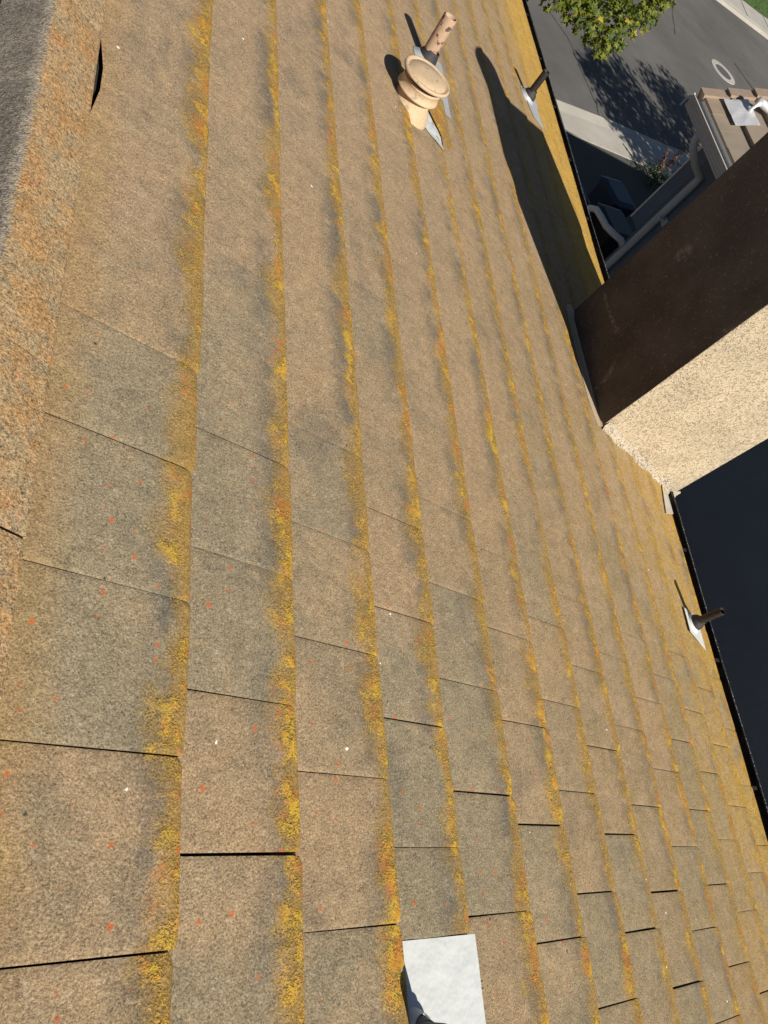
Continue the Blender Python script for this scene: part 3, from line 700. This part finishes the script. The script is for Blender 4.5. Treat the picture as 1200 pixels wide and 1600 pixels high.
# cut tile lapping the flashing beside the vent
V = []
for v, u in ((1.49, 4.00), (1.655, 3.80), (1.665, 3.86), (1.66, 4.22), (1.50, 4.22)): V.append(RW(v, u, surf(1.60) + 0.034))
V += [p - RW(0, 0, 0.02) for p in V]
m_ = MB(); m_.add(V, [(4, 3, 2, 1, 0), (0, 1, 6, 5), (1, 2, 7, 6), (2, 3, 8, 7), (3, 4, 9, 8), (4, 0, 5, 9)])
o = m_.build('cut_tile', M_TILE, roof)
a = o.data.attributes.new('tile', 'FLOAT_VECTOR', 'POINT'); a.data.foreach_set('vector', [0.03, 0.5, 0.3] * 10)

# ------------------------------------------------------------------ ground, street
def flat(name, pts, z, mat, kind='structure', thick=0.0, res=None):
    n = len(pts); V = [(x, y, z) for x, y in pts]; F = [tuple(range(n))]
    if thick:
        V += [(x, y, z - thick) for x, y in pts]
        F += [(i, i + n, (i + 1) % n + n, (i + 1) % n) for i in range(n)]
    o = mesh(name, V, F, mat)
    bm = bmesh.new(); bm.from_mesh(o.data); bmesh.ops.recalc_face_normals(bm, faces=bm.faces)
    if bm.faces and not thick and list(bm.faces)[0].normal.z < 0: bmesh.ops.reverse_faces(bm, faces=bm.faces)
    bm.to_mesh(o.data); bm.free()
    if kind: o['kind'] = kind
    return o
flat('ground', [(-150, -150), (150, -150), (150, 150), (-150, 150)], GZ - 0.10, M_SOIL)
flat('side_yard', [(2.5, -8), (7.6, -8), (7.6, 9.0), (14, 9.0), (22, 12.0), (21, 16.3), (13.2, 15.2), (9.5, 14.46), (2.5, 13.0)], GZ, M_YARD, thick=0.1)
NC = [(-10, 11.5), (2.0, 13.6), (9.5, 15.56), (11.12, 15.98), (13.04, 16.35), (18, 17.6), (30, 20.5), (60, 27)]      # near kerb line
FC = [(60, 33.5), (32, 31.0), (26, 29.75), (23.84, 29.35), (20.8, 29.35), (16, 29.9), (8, 31.4), (-10, 35)]          # far kerb line
flat('street', NC + FC, GZ - 0.012, M_ASPH)
inner = [(x + 0.05, y - 0.38) for x, y in NC]; walk = [(-10, 10.2), (2.0, 12.2), (9.5, 14.44), (12.54, 14.95), (18, 16.2), (30, 19.0), (60, 25.5)]
flat('gutter_pan', NC + inner[::-1], GZ + 0.008, M_CONC2, thick=0.12)
inner2 = [(x + 0.05, y - 0.396) for x, y in NC]
flat('pavement', inner2 + walk[::-1], GZ + 0.024, M_CONC, thick=0.14)
fk = [(x, y + 0.32) for x, y in FC]
flat('kerb', FC + fk[::-1], GZ + 0.10, M_CONC2, thick=0.2)
fw = [(x, y + 0.34) for x, y in FC]; fw2 = [(x + 0.2, y + 1.75) for x, y in FC]
flat('far_pavement', fw + fw2[::-1], GZ + 0.11, M_CONC, thick=0.2)
for x, y in ((22.6, 29.7), (24.1, 29.75), (21.2, 29.7), (25.6, 30.0)):
    m_ = MB(); m_.box((x, y, GZ + 0.112), (x + 0.03, y + 1.42, GZ + 0.116)); m_.V = [Vector((p.x + (p.y - y) * 0.12, p.y, p.z)) for p in m_.V]
    o = m_.build('pavement_joint', M_TAR_SHADOW); o['kind'] = 'structure'
lw = [(x + 0.2, y + 1.77) for x, y in FC]
flat('lawn', lw + [(-10, 60), (60, 60)], GZ + 0.10, M_LAWN)
gv = []; gf = []
for i in range(26000):
    x = rnd.uniform(20, 33); y = rnd.uniform(30.9, 38); 
    a = rnd.uniform(0, 6.28); w = 0.006; hh = rnd.uniform(0.05, 0.11); lx, ly = rnd.gauss(0, 0.03), rnd.gauss(0, 0.03)
    if y < 31.15 + abs(x - 22.3) * 0.12: continue
    o = len(gv); gv += [(x - w * math.cos(a), y - w * math.sin(a), GZ + 0.10), (x + w * math.cos(a), y + w * math.sin(a), GZ + 0.10), (x + lx, y + ly, GZ + 0.10 + hh)]; gf.append((o, o + 1, o + 2))
tag(mesh('grass', gv, gf, M_GRASS), 'bright green lawn grass beyond the far pavement', 'grass', kind='stuff')

# manhole: concrete collar set in the road, iron cover
mc = Vector((18.40, 23.23, GZ - 0.012))
mh = empty('manhole', mc, 'round manhole cover with pale concrete collar in the street', 'manhole')
m_ = MB(); m_.lathe([(0.34, 0.004), (0.345, 0.012), (0.535, 0.012), (0.54, 0.0)], mc, UP, 48, False); m_.build('collar', M_CONC, mh)
m_ = MB(); m_.lathe([(0.001, 0.010), (0.33, 0.010), (0.335, 0.002)], mc, UP, 48, False); m_.build('cover', M_IRON, mh)
# tar-filled cracks, and one cast shadow painted as a dark strip
def crack_or_shadow(pts, w, name='road_crack_or_shadow'):
    V = []; F = []
    P = []
    for a, b in zip(pts[:-1], pts[1:]):
        for i in range(8):
            f = i / 8; P.append((a[0] + (b[0] - a[0]) * f + rnd.gauss(0, 0.015), a[1] + (b[1] - a[1]) * f + rnd.gauss(0, 0.015)))
    P.append(pts[-1])
    for i, (x, y) in enumerate(P):
        q = P[min(i + 1, len(P) - 1)]; r_ = P[max(i - 1, 0)]; d = Vector((q[0] - r_[0], q[1] - r_[1], 0)).normalized(); n = Vector((-d.y, d.x, 0)) * w * rnd.uniform(0.5, 1.2) / 2
        V += [(x + n.x, y + n.y, GZ - 0.008), (x - n.x, y - n.y, GZ - 0.008)]
    for i in range(len(P) - 1): F.append((2 * i, 2 * i + 1, 2 * i + 3, 2 * i + 2))
    o = mesh(name, V, F, M_TAR_SHADOW); o['kind'] = 'structure'; return o
crack_or_shadow([(10.0, 19.6), (10.5, 18.8), (10.62, 17.4), (10.75, 16.4), (10.72, 15.95)], 0.035)
crack_or_shadow([(19.6, 24.6), (20.4, 22.9), (20.6, 22.0)], 0.10)  # this strip paints a streak of cast shadow on the road
crack_or_shadow([(16.5, 29.0), (17.0, 26.0), (16.2, 23.5)], 0.03)
crack_or_shadow([(13.0, 27.5), (14.4, 25.2), (15.6, 24.6)], 0.03)

# ------------------------------------------------------------------ neighbour's house
NP = math.radians(27)
EX, EZ, FY = 6.93, -1.35, 9.12
def NR(s, y, n=0.0): return Vector((EX + s * math.cos(NP) - n * math.sin(NP), y, EZ + s * math.sin(NP) + n * math.cos(NP)))
nb = empty('neighbour_house', (9.5, 2.0, GZ), 'grey neighbouring house with taupe tile roof, seen past the chimney', 'house')
SL = 2.1; NY0 = -9.0
mb = MB(); V = [NR(0, NY0, -0.05), NR(SL, NY0, -0.05), NR(SL, FY, -0.05), NR(0, FY, -0.05)]; V += [p - Vector((0, 0, 0.12)) for p in V]
rx = NR(SL, 0).x
V2 = [Vector((2 * rx - p.x, p.y, p.z)) for p in V]
mb.add(V, [(0, 1, 2, 3), (7, 6, 5, 4), (0, 4, 5, 1), (2, 6, 7, 3), (3, 7, 4, 0)]); mb.add(V2, [(3, 2, 1, 0), (4, 5, 6, 7), (1, 5, 4, 0), (3, 7, 6, 2), (0, 4, 7, 3)])
nroof = mb.build('roof', M_UNDER, nb)
ntb = MB(); ntA = []
EXN = 0.36
for k in range(6):
    s1 = 0.02 - 0.03 + EXN * k; s0 = s1 + EXN + 0.07
    y = FY - 0.13 - (0.165 if k % 2 else 0.0); yprev = FY - 0.13
    j = 0
    while yprev > NY0:
        y = max(FY - 0.13 - (0.165 if k % 2 else 0.33) - 0.33 * j, NY0); ya, yb = y + 0.002, yprev - 0.002
        tr = rnd.random(); e = rnd.gauss(0, 0.002); o_ = 1.0 if (k == 0 and j == 0) else 0.0
        T = 0.052
        V = [NR(s0, ya, 0.0), NR(s1 + 0.008, ya, T + e), NR(s1, ya, T - 0.007), NR(s1, ya, 0.0), NR(s0, yb, 0.0), NR(s1 + 0.008, yb, T + e), NR(s1, yb, T - 0.007), NR(s1, yb, 0.0)]
        F = [(4, 5, 1, 0), (5, 6, 2, 1), (6, 7, 3, 2), (0, 1, 2, 3), (7, 6, 5, 4)]
        A = [(0, o_ * 0.6, tr)] * 8
        if k < 6 and yb > 4.5:
            c = NR(s1, (ya + yb) / 2)
            mesh('roof_tile', V, F, M_NTILE, nroof, attr=A, origin=c)
        else:
            o = len(ntb.V); ntb.V += V; ntb.F += [tuple(x + o for x in f) for f in F]; ntA += A
        yprev = y; j += 1
# other slope simple courses in the same joined part
for k in range(6):
    s1 = EXN * k; s0 = min(s1 + EXN, SL)
    V = [NR(s0, NY0, 0.0), NR(s1, NY0, 0.04), NR(s1, NY0, 0), NR(s0, FY, 0.0), NR(s1, FY, 0.04), NR(s1, FY, 0)]
    V = [Vector((2 * rx - p.x, p.y, p.z)) for p in V]; o = len(ntb.V); ntb.V += V; ntb.F += [(o, o + 1, o + 4, o + 3), (o + 1, o + 2, o + 5, o + 4)]; ntA += [(0, 0, rnd.random())] * 6
o = mesh('remaining_roof_tiles', ntb.V, ntb.F, M_NTILE, nroof, attr=ntA); o['kind'] = 'stuff'
for k in range(6):                                         # rake tiles on the gable edge
    s1 = -0.03 + EXN * k; s0 = s1 + EXN + 0.05
    y1_, y0_ = FY + 0.03, FY - 0.13; h0, h1 = 0.045, 0.085
    V = [NR(s1, y0_, h1), NR(s0, y0_, h0), NR(s0, y1_, h0), NR(s1, y1_, h1), NR(s1, y0_, 0.0), NR(s0, y0_, -0.0), NR(s0, y1_, -0.18), NR(s1, y1_, -0.16)]
    m_ = MB(); m_.add(V, [(0, 1, 2, 3), (4, 5, 1, 0), (2, 6, 7, 3), (0, 3, 7, 4)]); m_.build('rake_tile', M_RAKE, nroof)
# ridge of the neighbour
m_ = MB(); pr = NR(SL, 0, 0.05)
V = [(rx - 0.16, NY0, pr.z - 0.03), (rx, NY0, pr.z + 0.05), (rx + 0.16, NY0, pr.z - 0.03)]; V += [(x, FY, z) for x, y, z in V]
m_.add(V, [(0, 3, 4, 1), (1, 4, 5, 2)]); m_.build('ridge', M_RAKE, nroof)
# walls
WX = 7.35; WT = NR((WX - EX) / math.cos(NP), 0, -0.17).z; WXE = 2 * rx - WX; WZ = NR(SL, 0, -0.2).z; WY = 8.56
mb = MB(); V = [(WX, NY0 + 0.4, GZ), (WXE, NY0 + 0.4, GZ), (WXE, NY0 + 0.4, WT), (rx, NY0 + 0.4, WZ), (WX, NY0 + 0.4, WT)]; V += [(x, WY, z) for x, y, z in V]
mb.add(V, [(0, 1, 2, 3, 4), (9, 8, 7, 6, 5), (1, 6, 7, 2), (0, 4, 9, 5), (2, 7, 8, 3), (3, 8, 9, 4)]); mb.build('wall', M_NWALL, nb)
# projecting bay on the front with pale corner trim; its underside hangs clear of the ground
mb = MB(); mb.box((WX + 0.01, WY + 0.02, -3.05), (WX + 1.8, 8.86, WT + 0.05)); bay = mb.build('bay', M_NWALL, nb)
mb = MB(); mb.box((WX - 0.004, 8.845, -3.06), (WX + 0.03, 8.875, WT)); mb.build('corner_trim', M_NLIP, bay)
mb = MB(); mb.box((WX - 0.004, 8.50, GZ), (WX + 0.02, 8.545, WT)); mb.build('corner_board', M_NWALL, nb)
BX0, BX1, BY0, BY1, BE = 9.35, 17.0, 0.5, 8.55, -0.50  # unseen block added so its front eave shades the yard up to the pavement
mb = MB(); mb.box((BX0, BY0, GZ), (BX1, BY1 - 0.1, BE - 0.02)); mb.build('wall', M_NWALL, nb)
mb = MB(); ym = (BY0 + BY1) / 2; zr = BE + 1.45
V = [(BX0 - .3, BY1 + .35, BE), (BX1 + .3, BY1 + .35, BE + 0.12), (BX1 + .3, ym, zr), (BX0 - .3, ym, zr), (BX0 - .3, BY0 - .4, BE), (BX1 + .3, BY0 - .4, BE)]
V += [(x, y, z - 0.14) for x, y, z in V]
mb.add(V, [(0, 3, 2, 1), (3, 4, 5, 2), (6, 7, 8, 9), (9, 8, 11, 10), (0, 1, 7, 6), (5, 4, 10, 11), (0, 6, 9, 3), (3, 9, 10, 4), (1, 2, 8, 7), (2, 5, 11, 8)]); mb.build('shading_block_roof', M_RAKE, nb)
# soffit and gutter
mb = MB(); mb.box((EX + 0.01, NY0, EZ - 0.21), (WX + 0.02, FY - 0.05, EZ - 0.19)); mb.build('soffit', M_NTRIM, nb)
gx = EX - 0.005
prof = [(0.0, 0.0), (0.0, -0.16), (-0.105, -0.16), (-0.112, -0.135), (-0.122, -0.128), (-0.112, -0.118), (-0.115, -0.098), (-0.126, -0.09), (-0.116, -0.08), (-0.12, -0.06), (-0.131, -0.052), (-0.121, -0.042), (-0.128, -0.02), (-0.140, -0.006), (-0.14, 0.012), (-0.124, 0.014), (-0.124, 0.004), (-0.02, -0.02), (-0.018, 0.0)]
V = []; ysg = [NY0, 0, 4.0, 6.0, 7.0, 7.6, 8.2, 8.7, FY - 0.04]
for y in ysg: V += [(gx + px, y, EZ - 0.03 + pz) for px, pz in prof]
q = len(prof); F = [(j * q + i, (j + 1) * q + i, (j + 1) * q + (i + 1) % q, j * q + (i + 1) % q) for j in range(len(ysg) - 1) for i in range(q)]
F.append(tuple((len(ysg) - 1) * q + i for i in range(q)))
m_ = MB(); m_.add(V, F, False); ng = m_.build('gutter', M_NGUT, nb)
m_ = MB(); m_.box((gx - 0.012, NY0, EZ - 0.028), (gx + 0.012, FY - 0.05, EZ + 0.012)); m_.build('white_drip_edge', M_NLIP, nb)
m_ = MB(); m_.tube([(gx - 0.10, FY - 0.02, EZ - 0.02), (gx - 0.11, FY + 0.03, EZ - 0.12), (gx - 0.11, FY + 0.03, EZ - 0.24)], 0.014, 8); m_.build('end_strap', M_NTRIM, ng)
# downspout with gooseneck
m_ = MB(); dy = 8.36
pts = [(gx - 0.07, dy + 0.14, EZ - 0.18), (gx - 0.07, dy + 0.12, EZ - 0.26), (gx - 0.02, dy + 0.09, EZ - 0.34), (gx + 0.14, dy + 0.03, EZ - 0.46), (WX - 0.075, dy, EZ - 0.56), (WX - 0.065, dy, EZ - 0.68), (WX - 0.065, dy, -3.6), (WX - 0.065, dy, GZ + 0.25), (WX - 0.10, dy, GZ + 0.14), (WX - 0.35, dy, GZ + 0.05)]
m_.tube(pts, 0.052, 12); ds = m_.build('downspout', M_NTRIM, nb)
m_ = MB(); m_.box((WX - 0.13, dy - 0.10, -2.62), (WX - 0.005, dy - 0.045, -2.58)); m_.box((WX - 0.02, dy - 0.14, -2.66), (WX - 0.004, dy - 0.05, -2.55)); m_.build('bracket', M_NTRIM, ds)
# white drain pipe bending away from the wall foot
m_ = MB(); m_.tube([(7.34, 8.46, -3.33), (7.14, 8.40, -3.20), (6.95, 8.40, -3.16), (6.78, 8.44, -3.13), (6.72, 8.58, -3.12), (6.69, 8.74, -3.14), (6.67, 8.84, -3.22), (6.66, 8.88, -3.4), (6.66, 8.88, GZ + 0.02)], 0.047, 12); m_.build('drain_pipe', M_WHITE, nb)
# pipe boot on the neighbour's roof: aluminium sheet, bent aluminium vent
na = empty('roof_flue', NR(0.52, 8.70, 0.04), 'bright aluminium flue elbow on a crumpled silver flashing, on the neighbouring roof', 'flue')
V = []; F = []
for i in range(11):
    for j in range(15):
        s = 0.22 + 0.33 * i / 10; y = 8.42 + 0.52 * j / 14; V.append(NR(s, y, 0.062 + 0.008 * mnoise.noise(Vector((s * 9, y * 9, 0)))))
for i in range(10):
    for j in range(14): q = i * 15 + j; F.append((q, q + 15, q + 16, q + 1))
m_ = MB(); m_.add(V, F, True); m_.build('flashing', M_ALU, na)
p0 = NR(0.49, 8.71, 0.05)
m_ = MB(); m_.tube([p0, p0 + Vector((0.0, 0.0, 0.05)), p0 + Vector((0.02, 0.01, 0.10)), p0 + Vector((0.05, 0.02, 0.14))], [0.03, 0.022, 0.024, 0.04], 12); m_.build('neck', M_ALU, na)
m_ = MB(); m_.tube([p0 + Vector((0.02, 0.06, 0.15)), p0 + Vector((0.10, 0.02, 0.15)), p0 + Vector((0.22, -0.06, 0.15)), p0 + Vector((0.42, -0.12, 0.16)), p0 + Vector((0.62, -0.16, 0.17))], [0.045, 0.05, 0.045, 0.042, 0.042], 14); m_.build('elbow', M_ALU, na)

# bins in the side passage
def bin_(name, x, y, w, d, h, body_mat, lid_mat, label, rot=0.0):
    e = empty(name, (x, y, GZ), label, 'bin')
    Rz = Matrix.Rotation(rot, 3, 'Z'); c = Vector((x, y, GZ))
    def pts(lv):
        V = []; F = []
        for (sx, sy, z, r) in lv:
            V += [c + Rz @ Vector((px, py, z)) for px, py in rounded_rect(-w / 2 * sx, w / 2 * sx, -d / 2 * sy, d / 2 * sy, r, 3)]
        n = 16
        for j in range(len(lv) - 1):
            for i in range(n): F.append((j * n + i, j * n + (i + 1) % n, (j + 1) * n + (i + 1) % n, (j + 1) * n + i))
        F.append(tuple((len(lv) - 1) * n + i for i in range(n))); return V, F
    m_ = MB(); m_.add(*pts([(0.78, 0.78, 0.06, 0.05), (0.98, 0.98, h * 0.9, 0.06), (1.04, 1.04, h * 0.9, 0.06), (1.04, 1.04, h * 0.93, 0.06)]), False); m_.build('body', body_mat, e)
    m_ = MB(); m_.add(*pts([(1.06, 1.06, h * 0.932, 0.07), (1.06, 1.06, h * 0.96, 0.07), (0.8, 0.8, h, 0.06)]), False); m_.build('lid', lid_mat, e)
    for s in (-1, 1):
        m_ = MB(); m_.lathe([(0.001, -0.03), (0.09, -0.03), (0.1, 0), (0.09, 0.03), (0.001, 0.03)], c + Rz @ Vector((s * w * 0.36, d * 0.36, 0.10)), Rz @ Vector((1, 0, 0)), 14); m_.build('wheel', M_RUB, e)
    m_ = MB(); m_.tube([c + Rz @ Vector((-w * 0.35, d * 0.58, h * 0.9)), c + Rz @ Vector((w * 0.35, d * 0.58, h * 0.9))], 0.018, 8); m_.build('handle', body_mat, e)
    return e
bin_('wheeled_bin', 8.30, 10.05, 0.62, 0.72, 1.15, M_BIN, M_BIN, 'black wheeled bin in the shaded passage, nearest the neighbouring wall corner', 0.2)
bin_('wheeled_bin', 7.45, 10.55, 0.60, 0.70, 1.10, M_BROWN, M_BIN, 'brown wheeled bin in the shaded passage, left of the black one', 0.15)
bin_('wheeled_bin', 8.75, 11.1, 0.58, 0.68, 1.08, M_BINB, M_BINB, 'dark blue wheeled bin behind the black and brown ones', 0.25)

# ------------------------------------------------------------------ trees and shrubs
def leaf_cloud(name, blobs, mat, parent, size, per, seed, lobed=True, droop=0.3):
    rr = random.Random(seed); V = []; F = []; C = []
    shape = []
    for i in range(10):
        a = math.pi * 2 * i / 10; r = (1.0 if i % 2 == 0 else 0.5) * (1.0 if i else 1.2)
        shape.append((r * math.cos(a), r * math.sin(a)))
    for (cx, cy, cz, br) in blobs:
        n = int(per * br * br)
        for _ in range(n):
            d = Vector((rr.gauss(0, 1), rr.gauss(0, 1), rr.gauss(0, 1))).normalized() * br * (rr.random() ** 0.45)
            p = Vector((cx, cy, cz)) + Vector((d.x, d.y, d.z * 0.85))
            nrm = (Vector((rr.gauss(0, .6), rr.gauss(0, .6), rr.gauss(0.6, .5))) + d.normalized() * 0.5).normalized()
            q = nrm.to_track_quat('Z', 'Y'); a0 = rr.uniform(0, 6.28); s = size * rr.uniform(0.6, 1.25); rv = rr.random() * 0.75 + 0.25 * (rr.random() < 0.3)
            o = len(V); V.append(p)
            ca, sa = math.cos(a0), math.sin(a0)
            for (x, y) in (shape if lobed else [(1, 0), (0.2, 0.35), (-1, 0), (0.2, -0.35)]):
                x2, y2 = (x * ca - y * sa) * s, (x * sa + y * ca) * s
                V.append(p + q @ Vector((x2, y2, -droop * s * (x * x + y * y))))
            m_ = len(V) - o - 1
            for i in range(m_): F.append((o, o + 1 + i, o + 1 + (i + 1) % m_))
            C += [rv] * (m_ + 1)
    ob = mesh(name, V, F, mat, parent)
    a = ob.data.attributes.new('rnd', 'FLOAT', 'POINT'); a.data.foreach_set('value', C)
    return ob
def tree(name, base, blobs, label, trunk_r, limbs, mat, size, per, seed, fork):
    e = empty(name, base, label, 'tree', None)
    b = Vector(base); f = Vector(fork)
    m_ = MB(); m_.tube([b - Vector((0, 0, 0.05)), b + (f - b) * 0.1, b + (f - b) * 0.5 + Vector((0.05, 0.03, 0)), f], [trunk_r * 1.35, trunk_r, trunk_r * 0.85, trunk_r * 0.7], 12); m_.build('trunk', M_BARK, e)
    m_ = MB(); rr = random.Random(seed)
    for i, (cx, cy, cz, br) in enumerate(blobs):
        if i % limbs: continue
        c = Vector((cx, cy, cz)); mid = f + (c - f) * 0.5 + Vector((rr.gauss(0, .1), rr.gauss(0, .1), 0.15))
        m_.tube([f - Vector((0, 0, 0.1)), mid, c], [trunk_r * 0.4, trunk_r * 0.22, trunk_r * 0.06], 7)
    m_.build('limbs', M_BARK, e)
    leaf_cloud('crown', blobs, mat, e, size, per, seed); return e
B1 = []
# low hanging sprays seen over the gutter
low = [(5.55, 11.35, -1.98, .30), (5.85, 11.25, -1.98, .30), (6.12, 11.00, -2.02, .28), (6.33, 10.85, -2.02, .24), (6.42, 10.80, -2.10, .16), (6.50, 11.02, -1.85, .30),
       (6.72, 11.18, -1.66, .30), (6.88, 11.28, -1.50, .26), (6.25, 11.35, -1.78, .36), (5.95, 11.75, -1.72, .40), (6.50, 11.60, -1.55, .40), (5.60, 11.85, -1.80, .38), (6.85, 11.62, -1.38, .30), (5.38, 11.75, -2.02, .26), (6.98, 11.35, -1.36, .2), (6.05, 11.45, -1.9, .3)]
B1 += low
rb = random.Random(3)
for i in range(46):
    d = Vector((rb.gauss(0, 1), rb.gauss(0, 1), rb.gauss(0, 1))).normalized() * (rb.random() ** 0.5)
    c = Vector((6.25 + d.x * 1.5, 13.6 + d.y * 1.6, -0.2 + d.z * 1.5))
    if proj(c)[1] > -60: continue
    B1.append((c.x, c.y, c.z, rb.uniform(.35, .6)))
tree('street_tree', (6.3, 13.7, GZ + 0.02), B1, 'leafy green tree with yellowing leaves hanging over the street at the top', 0.13, 2, M_LEAF, 0.053, 1350, 5, (6.25, 13.5, -2.2))
s_ = sdir
B2 = []
def shadow_blob(gx_, gy_, t, r): c = Vector((gx_, gy_, GZ)) + s_ * t; B2.append((c.x, c.y, c.z, r))
for gx_, gy_, t, r in [(11.6, 17.4, 8.4, .95), (12.3, 16.4, 8.0, .95), (11.5, 16.2, 7.6, .7), (12.4, 18.4, 8.8, .9), (13.2, 17.3, 8.4, .8), (12.0, 15.5, 7.5, .7), (13.0, 16.2, 7.6, .7), (13.9, 19.2, 9.2, .75), (14.8, 19.6, 9.3, .75), (14.6, 18.6, 8.8, .8), (15.2, 19.0, 9.0, .5),
                       (14.2, 17.7, 8.3, .75), (11.0, 17.9, 8.4, .5), (13.6, 16.9, 8.0, .5), (12.9, 15.2, 7.2, .7), (11.4, 18.6, 8.8, .5), (13.9, 16.3, 7.7, .6), (13.4, 15.6, 7.4, .6)]: shadow_blob(gx_, gy_, t, r)
tree('garden_tree', (14.5, 11.2, GZ), B2, 'tree in front of the neighbouring house that throws the dappled shade on the street', 0.15, 1, M_LEAF2, 0.085, 620, 9, (14.4, 11.3, -2.0))

def shrub(base, r, h, spikes, label, seed):
    e = empty('flowering_shrub', base, label, 'shrub', 'shrubs with flower spikes beside the shaded pavement')
    b = Vector(base); rr = random.Random(seed)
    bl = [(b.x + rr.gauss(0, r * .4), b.y + rr.gauss(0, r * .4), b.z + h * rr.uniform(.25, .9), r * rr.uniform(.4, .6)) for _ in range(9)]
    leaf_cloud('foliage', bl, M_LEAF2, e, 0.045, 900, seed, lobed=False)
    m_ = MB()
    tips = []
    for (dx, dy, dz) in spikes:
        t = b + Vector((dx, dy, dz)); mid = b + Vector((dx * .4, dy * .4, dz * .55)); m_.tube([b, mid, t], [0.012, 0.008, 0.003], 6); tips.append((mid, t))
    m_.build('stems', M_BARK, e)
    for mid, t in tips:
        V = []; 
        bls = [(*(mid + (t - mid) * f), 0.075 * (1.15 - f * .6)) for f in [i / 14 for i in range(15)]]
        leaf_cloud('flower_spike', bls, M_FLOW, e, 0.03, 3800, seed + 1, lobed=False)
    return e
shrub((11.75, 14.15, GZ), .42, .45, [(.05, .1, 1.05), (-.25, .1, .8)], 'flowering shrub with two upright pinkish flower spikes, left of the pair by the pavement', 3)
shrub((12.6, 14.35, GZ), .45, .5, [(.25, .25, 1.15), (.5, .1, .95), (.1, .3, .9)], 'flowering shrub with several brownish flower spikes, right of the pair by the pavement', 4)
scene.render.resolution_x = 768; scene.render.resolution_y = 1024
